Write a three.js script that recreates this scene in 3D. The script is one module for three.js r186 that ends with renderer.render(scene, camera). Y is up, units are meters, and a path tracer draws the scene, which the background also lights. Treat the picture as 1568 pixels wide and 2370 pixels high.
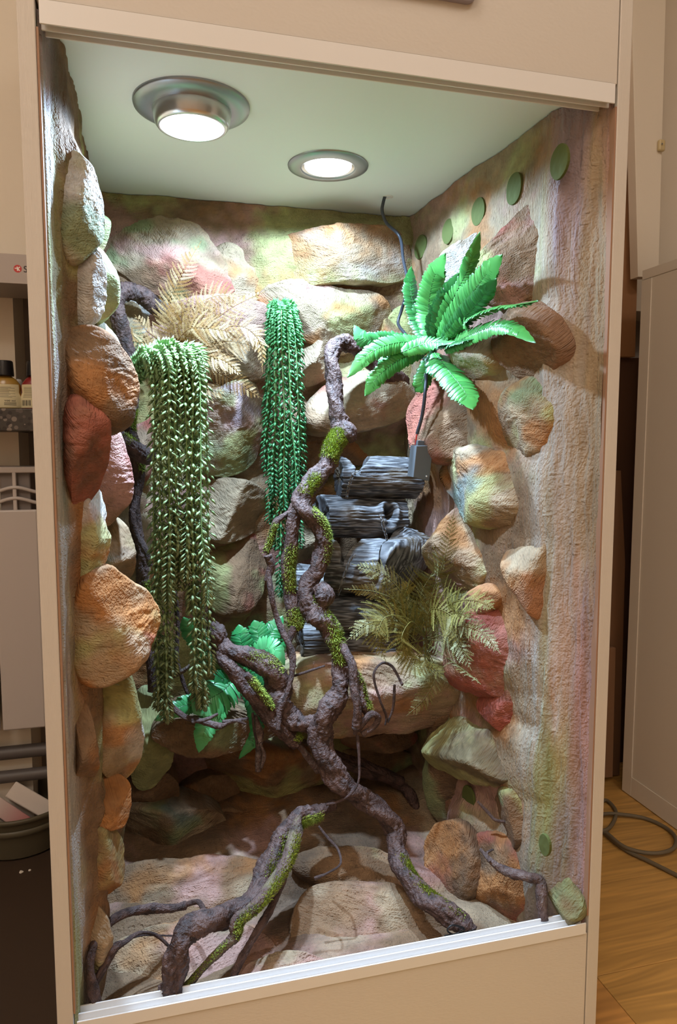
import * as THREE from 'three';
import { ImprovedNoise } from 'three/addons/math/ImprovedNoise.js';
import { mergeGeometries } from 'three/addons/utils/BufferGeometryUtils.js';
import { RoundedBoxGeometry } from 'three/addons/geometries/RoundedBoxGeometry.js';
import { RectAreaLightUniformsLib } from 'three/addons/lights/RectAreaLightUniformsLib.js';

/* ---------- camera, light levels, exposure ---------- */
const FOCAL = 1660, IMG_W = 1568, IMG_H = 2370;
const scene = new THREE.Scene();
scene.background = new THREE.Color(0x000000);
const camera = new THREE.PerspectiveCamera(2 * Math.atan(IMG_H / 2 / FOCAL) * 180 / Math.PI, IMG_W / IMG_H, 0.02, 20);
camera.position.set(0.0875, 0.772, 0.7255);
camera.rotation.set(-5.48 * Math.PI / 180, -14.87 * Math.PI / 180, 0, 'YXZ');
camera.updateMatrixWorld();
const renderer = new THREE.WebGLRenderer({ antialias: true });
renderer.toneMapping = THREE.LinearToneMapping;
renderer.toneMappingExposure = 1.0;
renderer.shadowMap.enabled = true;
RectAreaLightUniformsLib.init();
const LIGHT = { room: 8, side: 10, far: 13, beam: 2.1, spillA: 0.76, spillB: 0.50 };  // side and far feed the added fill panels
const WARM = new THREE.Color(1.0, 0.88, 0.755), COOL = new THREE.Color(0.66, 0.95, 1.32);

/* ---------- helpers ---------- */
const V = (x, y, z) => new THREE.Vector3(x, y, z);
const EYE = camera.position.clone(), FWD = V(0, 0, -1).applyEuler(camera.rotation);
const rayDir = (x, y) => V((x - 784) / FOCAL, -(y - 1185) / FOCAL, -1).applyEuler(camera.rotation);
function onPlane(x, y, p, n) { const d = rayDir(x, y); return EYE.clone().addScaledVector(d, p.clone().sub(EYE).dot(n) / d.dot(n)); }
const atZ = (x, y, z) => onPlane(x, y, V(0, 0, z), V(0, 0, 1));
const atX = (x, y, v) => onPlane(x, y, V(v, 0, 0), V(1, 0, 0));
const atY = (x, y, v) => onPlane(x, y, V(0, v, 0), V(0, 1, 0));
const depthOf = p => p.clone().sub(EYE).dot(FWD);
let seed = 7;
function rnd() { seed = (seed + 0x6D2B79F5) | 0; let t = Math.imul(seed ^ (seed >>> 15), 1 | seed); t = (t + Math.imul(t ^ (t >>> 7), 61 | t)) ^ t; return ((t ^ (t >>> 14)) >>> 0) / 4294967296; }
const rr = (a, b) => a + (b - a) * rnd();
const IN = new ImprovedNoise();
const N3 = (x, y, z) => IN.noise(x + 31.3, y + 17.7, z + 53.1);
const fbm = (x, y, z, o = 4) => { let s = 0, a = .5; for (let i = 0; i < o; i++) { s += a * N3(x, y, z); x *= 2.03; y *= 2.03; z *= 2.03; a *= .5; } return s; };
const ss = (a, b, x) => { const t = Math.min(1, Math.max(0, (x - a) / (b - a))); return t * t * (3 - 2 * t); };
const mixN = (a, b, t) => a + (b - a) * t;
const mixC = (a, b, t) => [mixN(a[0], b[0], t), mixN(a[1], b[1], t), mixN(a[2], b[2], t)];
const smin = (a, b, k) => { const h = Math.max(0, Math.min(1, .5 + .5 * (b - a) / k)); return mixN(b, a, h) - k * h * (1 - h); };
const used = {};
function numbered(n) { const k = used[n] = (used[n] ?? -1) + 1; return k ? n + '_' + String(k).padStart(3, '0') : n; }
function thing(name, label, category, base = V(0, 0, 0), group) {
  const o = new THREE.Group(); o.name = numbered(name); o.position.copy(base); scene.add(o);
  o.userData = { label, category }; if (group) o.userData.group = group;
  return o;
}
function worldOf(o) { const p = V(0, 0, 0); for (let q = o; q && q !== scene; q = q.parent) p.add(q.position); return p; }
function part(name, geo, mat, parent, extra) {       // geometry given in world space
  const p = worldOf(parent); geo.translate(-p.x, -p.y, -p.z);
  const m = new THREE.Mesh(geo, mat); m.name = numbered(name); m.castShadow = m.receiveShadow = true;
  parent.add(m); if (extra) Object.assign(m.userData, extra);
  return m;
}
function solo(name, geo, mat, label, category, group, base) {   // a thing that is one mesh
  if (!base) { geo.computeBoundingBox(); const b = geo.boundingBox; base = V((b.min.x + b.max.x) / 2, b.min.y, (b.min.z + b.max.z) / 2); }
  geo.translate(-base.x, -base.y, -base.z);
  const m = new THREE.Mesh(geo, mat); m.name = numbered(name); m.position.copy(base); m.castShadow = m.receiveShadow = true; scene.add(m);
  m.userData = { label, category }; if (group) m.userData.group = group;
  return m;
}
function struct(name, geo, mat) { const m = new THREE.Mesh(geo, mat); m.name = name; m.castShadow = m.receiveShadow = true; m.userData.kind = 'structure'; scene.add(m); return m; }
function box(x0, x1, y0, y1, z0, z1, r = 0.0012) {
  const w = x1 - x0, h = y1 - y0, d = z1 - z0;
  const g = r > 0 ? new RoundedBoxGeometry(w, h, d, 2, Math.min(r, w / 2.1, h / 2.1, d / 2.1)) : new THREE.BoxGeometry(w, h, d);
  return g.translate((x0 + x1) / 2, (y0 + y1) / 2, (z0 + z1) / 2);
}
class Geo {                                          // collects a coloured mesh
  constructor() { this.p = []; this.c = []; this.u = []; this.i = []; }
  v(p, c, u = 0, w = 0) { this.p.push(p.x, p.y, p.z); this.c.push(c[0], c[1], c[2]); this.u.push(u, w); return this.p.length / 3 - 1; }
  t(a, b, c) { this.i.push(a, b, c); }
  q(a, b, c, d) { this.i.push(a, b, c, a, c, d); }
  done() {
    const g = new THREE.BufferGeometry();
    g.setAttribute('position', new THREE.Float32BufferAttribute(this.p, 3));
    g.setAttribute('color', new THREE.Float32BufferAttribute(this.c, 3));
    g.setAttribute('uv', new THREE.Float32BufferAttribute(this.u, 2));
    g.setIndex(this.i); g.computeVertexNormals(); return g;
  }
}
/* grid surface; f(i/nu, j/nv) -> Vector3, col(p) -> rgb, uvf(u, v, p) -> [u, v] in metres */
function sheet(nu, nv, f, col, uvf, flip) {
  const g = new Geo();
  for (let j = 0; j <= nv; j++) for (let i = 0; i <= nu; i++) { const p = f(i / nu, j / nv), u = uvf(i / nu, j / nv, p); g.v(p, col(p, i / nu, j / nv), u[0], u[1]); }
  for (let j = 0; j < nv; j++) for (let i = 0; i < nu; i++) { const a = j * (nu + 1) + i, b = a + 1, d = a + nu + 1, c = d + 1; flip ? g.q(a, d, c, b) : g.q(a, b, c, d); }
  return g.done();
}
const pts2 = s => s.trim().split(/\s+/).map(q => q.split(',').map(Number));

/* ---------- textures and materials ---------- */
function tileNoise(n) {                              // periodic value noise on an n by n lattice
  const t = new Float32Array(n * n); for (let k = 0; k < n * n; k++) t[k] = rnd();
  return (x, y) => { const xi = Math.floor(x), yi = Math.floor(y), fx = x - xi, fy = y - yi, sx = fx * fx * (3 - 2 * fx), sy = fy * fy * (3 - 2 * fy), m = (a, b) => t[((b % n) + n) % n * n + ((a % n) + n) % n];
    return mixN(mixN(m(xi, yi), m(xi + 1, yi), sx), mixN(m(xi, yi + 1), m(xi + 1, yi + 1), sx), sy); };
}
function dataTex(S, f, srgb) {
  const d = new Uint8Array(S * S * 4);
  for (let y = 0; y < S; y++) for (let x = 0; x < S; x++) { const c = f(x / S, y / S), k = (y * S + x) * 4; if (typeof c === 'number') d[k] = d[k + 1] = d[k + 2] = Math.max(0, Math.min(255, c * 255)); else for (let j = 0; j < 3; j++) d[k + j] = Math.max(0, Math.min(255, c[j] * 255)); d[k + 3] = 255; }
  const t = new THREE.DataTexture(d, S, S); t.wrapS = t.wrapT = THREE.RepeatWrapping; t.magFilter = THREE.LinearFilter; t.minFilter = THREE.LinearMipmapLinearFilter; t.generateMipmaps = true;
  if (srgb) t.colorSpace = THREE.SRGBColorSpace; t.needsUpdate = true; return t;
}
const TN = [8, 16, 32, 64, 128, 256].map(tileNoise);
// brushed render: streaks along u, grit and small pits
const rockBump = dataTex(1024, (u, v) => {
  const w = (TN[0](u * 8, v * 8) - .5) * .045;
  const s1 = 1 - Math.abs(2 * TN[3](u * 8, (v + w) * 64) - 1), s2 = 1 - Math.abs(2 * TN[4](u * 20, (v + w) * 128) - 1);
  const g = TN[4](u * 128, v * 128), f = TN[5](u * 256, v * 256), m = TN[1](u * 16, v * 16);
  const pit = ss(.80, .95, TN[3](u * 60 + .3, v * 60)) ;
  return .18 + .30 * s1 * s1 * m + .18 * s2 * m + .22 * g + .16 * f - .25 * pit;
});
const barkBump = dataTex(512, (u, v) => .45 * TN[2](u * 32, v * 32) + .35 * TN[3](u * 64, v * 64) + .2 * TN[4](u * 128, v * 128));
const grit = dataTex(512, (u, v) => .5 + .3 * (TN[4](u * 128, v * 128) - .5) + .3 * (TN[5](u * 256, v * 256) - .5));
const M = (o) => new THREE.MeshStandardMaterial({ roughness: .6, ...o });
const P = (o) => new THREE.MeshPhysicalMaterial({ roughness: .6, ...o });
const rockMat = M({ vertexColors: true, roughness: .88, bumpMap: rockBump, bumpScale: .0032 });
const woodResin = M({ vertexColors: true, roughness: .62, bumpMap: barkBump, bumpScale: .0006 });
const barkMat = M({ vertexColors: true, roughness: .66, bumpMap: barkBump, bumpScale: .0018 });
const mossMat = M({ vertexColors: true, roughness: .9, side: THREE.DoubleSide });
const leafMat = P({ vertexColors: true, roughness: .36, side: THREE.DoubleSide, clearcoat: .25, clearcoatRoughness: .3 });
const needleMat = P({ vertexColors: true, roughness: .42, side: THREE.DoubleSide });
const dryMat = M({ vertexColors: true, roughness: .6, side: THREE.DoubleSide });
const boardMat = M({ color: new THREE.Color(.64, .59, .53), roughness: .5, bumpMap: grit, bumpScale: .0002 });
const whitePlastic = M({ color: new THREE.Color(.78, .77, .76), roughness: .38 });
const ceilMat = M({ color: new THREE.Color(.82, .90, .94), roughness: .55 });
const PAL = { t: [.37, .275, .17], p: [.45, .25, .21], r: [.35, .095, .065], y: [.40, .41, .16], b: [.15, .215, .22], o: [.40, .17, .05], n: [.23, .135, .07], w: [.52, .48, .43], g: [.24, .30, .14], d: [.12, .075, .045], v: [.33, .25, .29] };
function paint(cols, s, fk = 1) {
  const base = PAL[cols[0]], L = [...cols].slice(1).map((c, i) => [PAL[c], s * 3.7 + i * 11.3, (10 + 4 * ((i * 7 + s) % 3)) * fk]);
  return p => {
    let c = base;
    for (const [k, o, f] of L) { const m = ss(.06, .42, N3(p.x * f + o, p.y * f * 1.25 + o * .7, p.z * f - o) + .16 * N3(p.x * 60 + o, p.y * 60, p.z * 60)); c = mixC(c, k, m * .8); }
    const m = .82 + .22 * N3(p.x * 42, p.y * 60, p.z * 42 + s) + .16 * N3(p.x * 210, p.y * 260, p.z * 210);
    return [c[0] * m, c[1] * m, c[2] * m];
  };
}

/* ---------- the terrarium cabinet ---------- */
const CW = 0.60, Y0 = 0.18, Y1 = 1.145, CEIL = 1.162, DEP = 0.53, TH = 0.0155;
const terr = thing('terrarium', 'tall beige terrarium cabinet with open front, painted rock walls and white door tracks', 'terrarium', V(CW / 2, 0, -DEP / 2));
part('side_panel', box(-TH, 0, 0, 1.55, -DEP, 0), boardMat, terr);
part('side_panel', box(CW, CW + TH, 0, 1.55, -DEP, 0), boardMat, terr);
part('back_panel', box(0, CW, 0, 1.55, -DEP - .012, -DEP), boardMat, terr);
part('front_panel', box(.0012, CW - .0012, Y1 + .021, 1.549, -.018, -.0006), boardMat, terr, { label: 'beige upper front panel' });
part('front_panel', box(.0012, CW - .0012, .001, Y0 - .0105, -.018, -.0006), boardMat, terr, { label: 'beige lower front panel' });
part('ceiling_panel', box(.0005, CW - .0005, CEIL, CEIL + .016, -DEP, -.018, 0), ceilMat, terr, { label: 'white inner ceiling' });
part('base_panel', box(.0005, CW - .0005, .10, .118, -DEP, -.018, 0), boardMat, terr);
part('top_panel', box(-TH, CW + TH, 1.5505, 1.57, -DEP, 0), boardMat, terr);
// brown strips at the inner edges, with shade put into their colour
const shadedEdgeMat = M({ color: new THREE.Color(.34, .19, .115), roughness: .7 });
part('edge_strip', box(.0003, .0022, Y0 + .012, Y1 - .002, -.024, -.001, 0), shadedEdgeMat, terr, { label: 'inner edge strip with shade in its brown colour' });
part('edge_strip', box(CW - .0022, CW - .0003, Y0 + .012, Y1 - .002, -.026, -.001, 0), shadedEdgeMat, terr, { label: 'inner edge strip with shade in its brown colour' });
function track(y0, y1, up) {                          // E-shaped rail with two grooves
  const g = [], b = up ? y0 : y1, s = up ? 1 : -1, X0 = .0035, X1 = CW - .0045;
  const yy = (a, c) => [Math.min(b + s * a, b + s * c), Math.max(b + s * a, b + s * c)], h = y1 - y0;
  let [a, c] = yy(0, h * .45); g.push(box(X0, X1, a, c, -.0215, .0012, .0004));
  for (const [z0, z1] of [[-.0004, .0014], [-.0112, -.0094], [-.0217, -.0199]]) { [a, c] = yy(0, h); g.push(box(X0, X1, a, c, z0, z1, .0004)); }
  return mergeGeometries(g.map(q => q.index ? q.toNonIndexed() : q));
}
part('sliding_track', track(Y1, Y1 + .0205, false), whitePlastic, terr, { label: 'white grooved rail above the opening' });
part('sliding_track', track(Y0 - .010, Y0 + .004, true), whitePlastic, terr, { label: 'white grooved rail below the opening' });
const ventMat = M({ color: new THREE.Color(.33, .30, .36), roughness: .5 });
{
  const a = atZ(1099, 10, 0), g = new THREE.Shape(), w = .17, h = .07, r = .012;
  g.moveTo(-w + r, 0); g.lineTo(-r, 0); g.quadraticCurveTo(0, 0, 0, r); g.lineTo(0, h - r); g.quadraticCurveTo(0, h, -r, h); g.lineTo(-w + r, h); g.quadraticCurveTo(-w, h, -w, h - r); g.lineTo(-w, r); g.quadraticCurveTo(-w, 0, -w + r, 0);
  const e = new THREE.ExtrudeGeometry(g, { depth: .006, bevelEnabled: true, bevelSize: .001, bevelThickness: .001, bevelSegments: 2 }); e.translate(a.x, a.y - .0006, -.0004);
  part('vent_plate', e, ventMat, terr, { label: 'dark grey plate on the upper panel' });
}

const wallR = (y, z) => { const d = -z; return .5988 - .036 * ss(.004, .06, d) - .028 * Math.min(1, d / .5) - (.005 + .010 * ss(.05, .13, d)) * fbm(y * 11, z * 11, 2.2, 4) - (.0040 * N3(y * 9, z * 130, 4.4) + .0026 * N3(y * 16, z * 330, 2.4)) * (1 - ss(.05, .12, d)) * ss(.006, .02, d); };
const wallL = (y, z) => { const d = -z, k = ss(.006, .03, d); return .0006 + .0035 * ss(.006, .010, d) + .0135 * ss(.008, .075, d) + k * ((.005 + .010 * ss(.05, .13, d)) * fbm(y * 11, z * 11, 7.7, 4) + .002 * N3(y * 30, z * 150, 1.4)); };
const wallB = (x, y) => -.488 + .022 * fbm(x * 9, y * 9, 3.3, 4) + .003 * N3(x * 50, y * 50, 1.1);
const floorY = (x, z) => .137 + .045 * ss(.12, .46, -z) + .012 * fbm(x * 8, z * 8, 5.5, 4) + .010 * Math.max(0, N3(x * 13, z * 17, 9.1));
/* a stone: outline on a plane, swollen to both sides, cut into facets, with layered relief */
const NORM = { b: V(.0, .05, 1).normalize(), l: V(.32, .06, .95).normalize(), r: V(-.92, .05, .38).normalize(), f: V(0, .86, .51).normalize() };
function outlinePolar(poly, NT) {                     // radius of a closed outline in NT directions about its centre
  let P2 = poly; for (let k = 0; k < 2; k++) { const o = []; P2.forEach((a, i) => { const b = P2[(i + 1) % P2.length]; o.push([a[0] * .75 + b[0] * .25, a[1] * .75 + b[1] * .25], [a[0] * .25 + b[0] * .75, a[1] * .25 + b[1] * .75]); }); P2 = o; }
  const r = [];
  for (let k = 0; k < NT; k++) {
    const a = k / NT * 2 * Math.PI, dx = Math.cos(a), dy = Math.sin(a); let best = 0;
    P2.forEach((p, i) => { const q = P2[(i + 1) % P2.length], ex = q[0] - p[0], ey = q[1] - p[1], D = dx * ey - dy * ex; if (Math.abs(D) < 1e-12) return; const t = (p[0] * ey - p[1] * ex) / D, s = (p[0] * dy - p[1] * dx) / D; if (t > 0 && s >= -1e-6 && s <= 1 + 1e-6) best = Math.max(best, t); });
    r.push(best || 1e-3);
  }
  return r.map((x, k) => (r[(k + NT - 1) % NT] + 2 * x + r[(k + 1) % NT]) / 4);
}
function stoneGeo(host, depth, T, cols, outline, o = {}) {
  if (host === 'r') { depth += .007; T += .006; } const n = o.n || NORM[host], pts = pts2(outline), s = seed % 97, NT = o.nt || 132, NF = o.nf || 34, NB = 7;
  const cx = pts.reduce((a, p) => a + p[0], 0) / pts.length, cy = pts.reduce((a, p) => a + p[1], 0) / pts.length;
  const c0 = host === 'r' ? atX(cx, cy, depth) : host === 'f' ? atY(cx, cy, depth) : atZ(cx, cy, depth);
  const eu = V(0, 1, 0).cross(n).normalize(), ev = n.clone().cross(eu).normalize();
  const poly = pts.map(([x, y]) => { const d = onPlane(x, y, c0, n).sub(c0); return [d.dot(eu), d.dot(ev)]; });
  const R = outlinePolar(poly, NT).map((r, k) => r * (o.grow ?? (host === 'r' ? 1.16 : 1.07)) * (1 + .05 * N3(Math.cos(k / NT * 6.283) * 2.2, Math.sin(k / NT * 6.283) * 2.2, s)));
  const Rm = R.reduce((a, b) => a + b) / NT, e = o.e || (host === 'r' ? .9 : host === 'f' ? 1 : host === 'b' ? .5 : .62), fac = [];
  for (let k = 0; k < (o.facets ?? (host === 'r' ? 3 : 5)); k++) { const a = rr(0, 6.283), g = rr(.25, .95) * T / Rm * 1.1; fac.push([T * rr(.62, 1.02), g * Math.cos(a), g * Math.sin(a)]); }
  const rows = NF + NB, P3 = [], tilt = o.tilt ?? rr(-.35, .35), ct = Math.cos(tilt), st = Math.sin(tilt);
  for (let i = 0; i <= rows; i++) for (let k = 0; k <= NT; k++) {
    const ph = i <= NF ? i / NF * Math.PI / 2 : Math.PI / 2 + (i - NF) / NB * Math.PI / 2;
    const rad = Math.pow(Math.max(0, Math.sin(ph)), .8), a = k % NT / NT * 6.2832, rk = R[k % NT] * (i === 0 || i === rows ? 0 : rad);
    const u = Math.cos(a) * rk, v = Math.sin(a) * rk, cs = Math.cos(ph);
    let h = Math.sign(cs) * Math.pow(Math.abs(cs), e) * (cs > 0 ? T : (o.back ?? .045));
    if (cs > 0) for (const [fa, fx, fy] of fac) h = smin(h, fa + fx * u + fy * v, T * .12);
    P3.push([u, v, h]);
  }
  const col = paint(cols, s), W1 = NT + 1, gAmp = o.rel ?? Math.min(.0065, .045 * Rm + .0012), g = new Geo();
  const at = (i, k) => P3[Math.max(0, Math.min(rows, i)) * W1 + (k + NT) % NT];
  const w3 = q => V(c0.x + eu.x * q[0] + ev.x * q[1] + n.x * q[2], c0.y + eu.y * q[0] + ev.y * q[1] + n.y * q[2], c0.z + eu.z * q[0] + ev.z * q[1] + n.z * q[2]);
  for (let i = 0; i <= rows; i++) for (let k = 0; k <= NT; k++) {
    const q = P3[i * W1 + k], a = at(i + 1, k), b = at(i - 1, k), c = at(i, k + 1), d = at(i, k - 1);
    let nx = (a[1] - b[1]) * (c[2] - d[2]) - (a[2] - b[2]) * (c[1] - d[1]), ny = (a[2] - b[2]) * (c[0] - d[0]) - (a[0] - b[0]) * (c[2] - d[2]), nz = (a[0] - b[0]) * (c[1] - d[1]) - (a[1] - b[1]) * (c[0] - d[0]);
    if (i === 0) { nx = 0; ny = 0; nz = 1; } else if (i === rows) { nx = 0; ny = 0; nz = -1; }
    const L = Math.hypot(nx, ny, nz) || 1; const w = w3(q);
    const su = q[0] * ct + q[1] * st, sv = -q[0] * st + q[1] * ct;     // along and across the layers
    const warp = .020 * N3(w.x * 12, w.y * 12, w.z * 12 + s) + .005 * N3(w.x * 45, w.y * 45, w.z * 45);
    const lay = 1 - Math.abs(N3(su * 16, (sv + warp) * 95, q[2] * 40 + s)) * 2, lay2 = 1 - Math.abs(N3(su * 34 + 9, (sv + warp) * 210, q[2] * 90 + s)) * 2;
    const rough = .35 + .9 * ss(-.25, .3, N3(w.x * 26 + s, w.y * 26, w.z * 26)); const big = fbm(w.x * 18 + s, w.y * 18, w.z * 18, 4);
    let dd = gAmp * (1.7 * big + rough * (.30 * lay + .09 * lay2 + .22 * N3(w.x * 150, w.y * 190, w.z * 150))); if (o.wood) dd = .0012 * lay + .0012 * lay2 + .003 * big;
    if (i === 0 || i === rows) dd = gAmp * 1.5 * big;
    const m = dd / L, pw = w3([q[0] + nx * m, q[1] + ny * m, q[2] + nz * m]);
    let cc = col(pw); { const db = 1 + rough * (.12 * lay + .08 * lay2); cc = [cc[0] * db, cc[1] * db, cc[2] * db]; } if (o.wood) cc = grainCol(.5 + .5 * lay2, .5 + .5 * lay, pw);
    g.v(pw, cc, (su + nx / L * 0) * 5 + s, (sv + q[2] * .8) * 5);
  }
  for (let i = 0; i < rows; i++) for (let k = 0; k < NT; k++) { const a = i * W1 + k, b = a + 1, c = a + W1 + 1, d = a + W1; if (i === 0) g.t(a, d, c); else if (i === rows - 1) g.t(a, d, b); else g.q(a, d, c, b); }
  const geo = g.done();                               // close the seam's normals
  const nn = geo.attributes.normal; for (let i = 0; i <= rows; i++) { const a = i * W1, b = a + NT, x = nn.getX(a) + nn.getX(b), y = nn.getY(a) + nn.getY(b), z = nn.getZ(a) + nn.getZ(b), l = Math.hypot(x, y, z) || 1; nn.setXYZ(a, x / l, y / l, z / l); nn.setXYZ(b, x / l, y / l, z / l); }
  for (const i of [0, rows]) for (let k = 0; k <= NT; k++) { const j = i * W1 + k, q = i ? n.clone().negate() : n; nn.setXYZ(j, q.x, q.y, q.z); }
  geo.userData = {};
  SKIRT.push({ host, c0, eu, ev, n, R, NT, T });
  return geo;
}
const SKIRT = [], STONES = [];
const stone = (host, depth, T, cols, outline, o) => { seed = Math.imul(seed, 31) + 1013 | 0; STONES.push([host, stoneGeo(host, depth, T, cols, outline, o)]); };
const grainCol = (hi, lo, p) => { const w = ss(-.1, .45, N3(p.x * 20, p.y * 26, p.z * 20)); let c = mixC([.028, .027, .029], [.085, .055, .025], w * .85); return mixC(c, [.34, .34, .35], ss(.62, 1, hi) * (.12 + .55 * ss(.45, .95, lo))); };

// back wall stones, top to bottom
stone('b', -.475, 0.073, 'tpgrn', '245,525 330,508 430,520 480,560 510,620 545,672 500,702 440,706 375,690 320,662 265,612 228,560', { tilt: -.45 });
stone('b', -.47, 0.078, 'tpywo', '582,590 640,552 740,545 850,533 925,545 947,600 940,640 880,662 800,655 720,662 640,668 590,662');
stone('b', -.478, 0.068, 'typo', '600,690 640,668 700,655 780,678 870,690 897,740 880,785 830,800 770,825 700,785 640,740', { tilt: -.5 });
stone('b', -.482, 0.030, 'tyoo', '470,620 520,560 580,600 590,650 640,680 620,710 560,700 520,690');
stone('b', -.475, 0.063, 'prtp', '330,745 420,705 540,690 620,720 640,770 560,800 450,800 340,790');
stone('b', -.472, 0.063, 'tyrn', '440,800 540,775 640,790 645,860 560,890 460,880', { tilt: 0 });
stone('b', -.475, 0.068, 'tywn', '672,790 730,788 757,835 758,872 720,895 680,890');
stone('b', -.465, 0.078, 'trrwn', '690,960 760,890 850,858 930,900 952,940 930,970 860,992 780,1008 700,1002', { tilt: 0 });
stone('b', -.47, 0.073, 'tpvyg', '450,940 530,893 590,898 603,960 600,1030 580,1075 530,1097 480,1092 445,1030');
stone('b', -.47, 0.078, 'tyon', '455,1150 475,1118 540,1103 600,1128 617,1180 607,1212 560,1242 500,1253 460,1210', { tilt: .2 });
stone('b', -.475, 0.063, 'nroy', '478,1270 570,1240 612,1218 614,1330 592,1392 540,1427 490,1412 474,1330', { tilt: 1.2 });
stone('b', -.482, 0.020, 'tnyg', '560,1400 620,1330 700,1330 720,1450 690,1540 580,1520');
stone('b', -.478, 0.025, 'torb', '685,1190 720,1170 752,1230 745,1320 700,1340 680,1290', { tilt: .3 });
stone('b', -.485, 0.022, 'nrno', '700,1010 790,1000 900,1010 900,1060 800,1080 700,1120');
stone('b', -.47, 0.063, 'rptn', '300,905 335,900 350,980 352,1090 330,1120 305,1050');
stone('b', -.46, 0.068, 'tywg', '255,1190 310,1150 345,1200 345,1330 330,1440 290,1400 262,1330');
stone('b', -.465, 0.068, 'typg', '215,770 250,740 310,700 330,760 320,860 280,880 235,840');
stone('b', -.47, 0.030, 'wtyb', '235,640 300,690 390,700 400,760 300,780 240,720');
stone('b', -.478, 0.030, 'tywv', '940,1110 1000,1085 1050,1110 1062,1180 1040,1260 980,1285 945,1230', { tilt: .2 });
stone('b', -.478, 0.030, 'ntoy', '880,700 960,690 990,760 960,850 890,870');
stone('b', -.478, 0.030, 'ytgw', '880,760 930,700 985,730 990,800 940,830 890,810');
// the ledge with the fountain and what lies below it
stone('b', -.315, 0.075, 'tpyno', '640,1610 668,1552 760,1528 900,1520 1050,1535 1100,1590 1085,1640 1000,1670 900,1692 780,1697 690,1672 650,1645', { back: .16, tilt: 0, e: .5 });
stone('b', -.335, 0.060, 'ntng', '350,1700 390,1655 480,1645 590,1660 660,1690 600,1712 500,1730 420,1728 380,1715', { back: .14, tilt: 0 });
stone('b', -.46, 0.078, 'ntooy', '480,1730 560,1705 740,1720 760,1790 720,1870 640,1880 560,1862 490,1800');
stone('b', -.44, 0.040, 'noro', '400,1850 440,1800 520,1790 560,1830 530,1870 460,1875');
stone('b', -.36, 0.050, 'tgbwn', '262,1900 280,1868 400,1853 480,1868 522,1905 508,1950 400,1968 290,1962', { tilt: 0, back: .09 });
stone('b', -.40, 0.040, 'non', '480,1880 540,1860 600,1900 590,1960 520,1980 480,1950', { back: .08 });
stone('b', -.45, 0.068, 'nd', '580,1880 660,1870 760,1900 740,2000 640,2010 580,1970');
stone('b', -.40, 0.030, 'nrd', '790,1700 900,1690 965,1695 960,1725 880,1738 800,1730', { tilt: 0 });
stone('b', -.46, 0.030, 'ngyd', '770,1745 860,1735 955,1738 960,1810 880,1840 790,1810');
stone('b', -.45, 0.030, 'nrod', '940,1860 1010,1830 1080,1860 1090,1960 1060,2060 990,2010 950,1940', { tilt: 1.0 });
stone('b', -.36, 0.050, 'tnyg', '300,1640 350,1600 400,1680 400,1760 350,1830 300,1800', { back: .10 });
stone('b', -.38, 0.040, 'ndt', '250,1790 320,1770 400,1790 420,1850 340,1870 260,1865', { back: .1 });
// left wall stones, top to bottom
stone('l', -0.065, .035, 'wytgn', '118,450 128,348 165,362 205,393 224,435 240,490 238,552 215,574 175,612 145,600 122,540', { back: .05 });
stone('l', -0.079, .04, 'wtybv', '130,650 158,588 205,573 233,625 239,690 229,737 195,768 160,757 140,720', { back: .05 });
stone('l', -0.220, .04, 'ytgp', '180,620 208,572 238,602 264,655 267,705 240,750 190,720');
stone('l', -0.240, .04, 'wpyb', '190,740 240,738 272,800 268,850 200,830');
stone('l', -0.072, .055, 'nndo', '140,800 165,765 215,772 252,798 292,850 299,900 294,962 268,992 235,1003 200,985 165,930 145,870', { back: .06, facets: 3 });
stone('l', -0.058, .05, 'nrdn', '138,950 158,920 190,928 225,948 237,990 239,1060 230,1132 200,1168 165,1168 142,1080', { back: .05, facets: 3 });
stone('l', -0.190, .04, 'prno', '205,1050 240,1003 262,998 287,1060 299,1110 295,1162 270,1192 240,1218 210,1180');
stone('l', -0.072, .045, 'wtpyo', '150,1230 185,1158 235,1128 250,1190 237,1215 252,1240 247,1292 215,1332 175,1348 155,1300', { back: .05 });
stone('l', -0.220, .04, 'tgbn', '215,1250 262,1193 292,1220 305,1290 305,1330 285,1347 230,1330');
stone('l', -0.072, .06, 'onorty', '150,1430 175,1340 245,1308 265,1330 320,1363 345,1390 349,1440 335,1470 302,1530 270,1557 215,1577 175,1560', { back: .06, facets: 4 });
stone('l', -0.108, .045, 'tnoyw', '170,1640 200,1570 265,1548 292,1545 307,1600 315,1690 322,1760 300,1802 270,1812 225,1770 185,1700', { back: .06, tilt: 1.3 });
stone('l', -0.094, .04, 'onrn', '180,1870 225,1800 298,1798 294,1850 282,1897 245,1905 200,1900', { back: .05 });
stone('l', -0.079, .04, 'noyn', '170,1980 205,1895 270,1918 284,1960 282,2020 257,2052 225,2080 185,2050', { back: .05 });
stone('l', -0.050, .035, 'nond', '165,1650 190,1600 215,1680 225,1790 205,1890 172,1850', { back: .03 });
stone('l', -0.058, .03, 'ntyo', '180,2140 210,2080 245,2110 255,2200 230,2290 190,2290', { back: .05 });
stone('l', -.34, .045, 'tnyg', '185,520 215,470 245,500 246,570 215,600');
stone('l', -.31, .05, 'ntro', '190,930 225,880 262,900 268,980 230,1010 195,990');
stone('l', -.36, .05, 'tyno', '205,1120 240,1060 280,1090 284,1180 240,1210');
stone('l', -.30, .05, 'norn', '205,1500 240,1420 285,1440 295,1540 255,1580 215,1560');
stone('l', -.33, .05, 'tnog', '200,1690 245,1640 290,1670 296,1760 250,1800 210,1770');
stone('l', -.28, .04, 'nogd', '200,1890 240,1850 280,1880 284,1950 240,1980');
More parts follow.
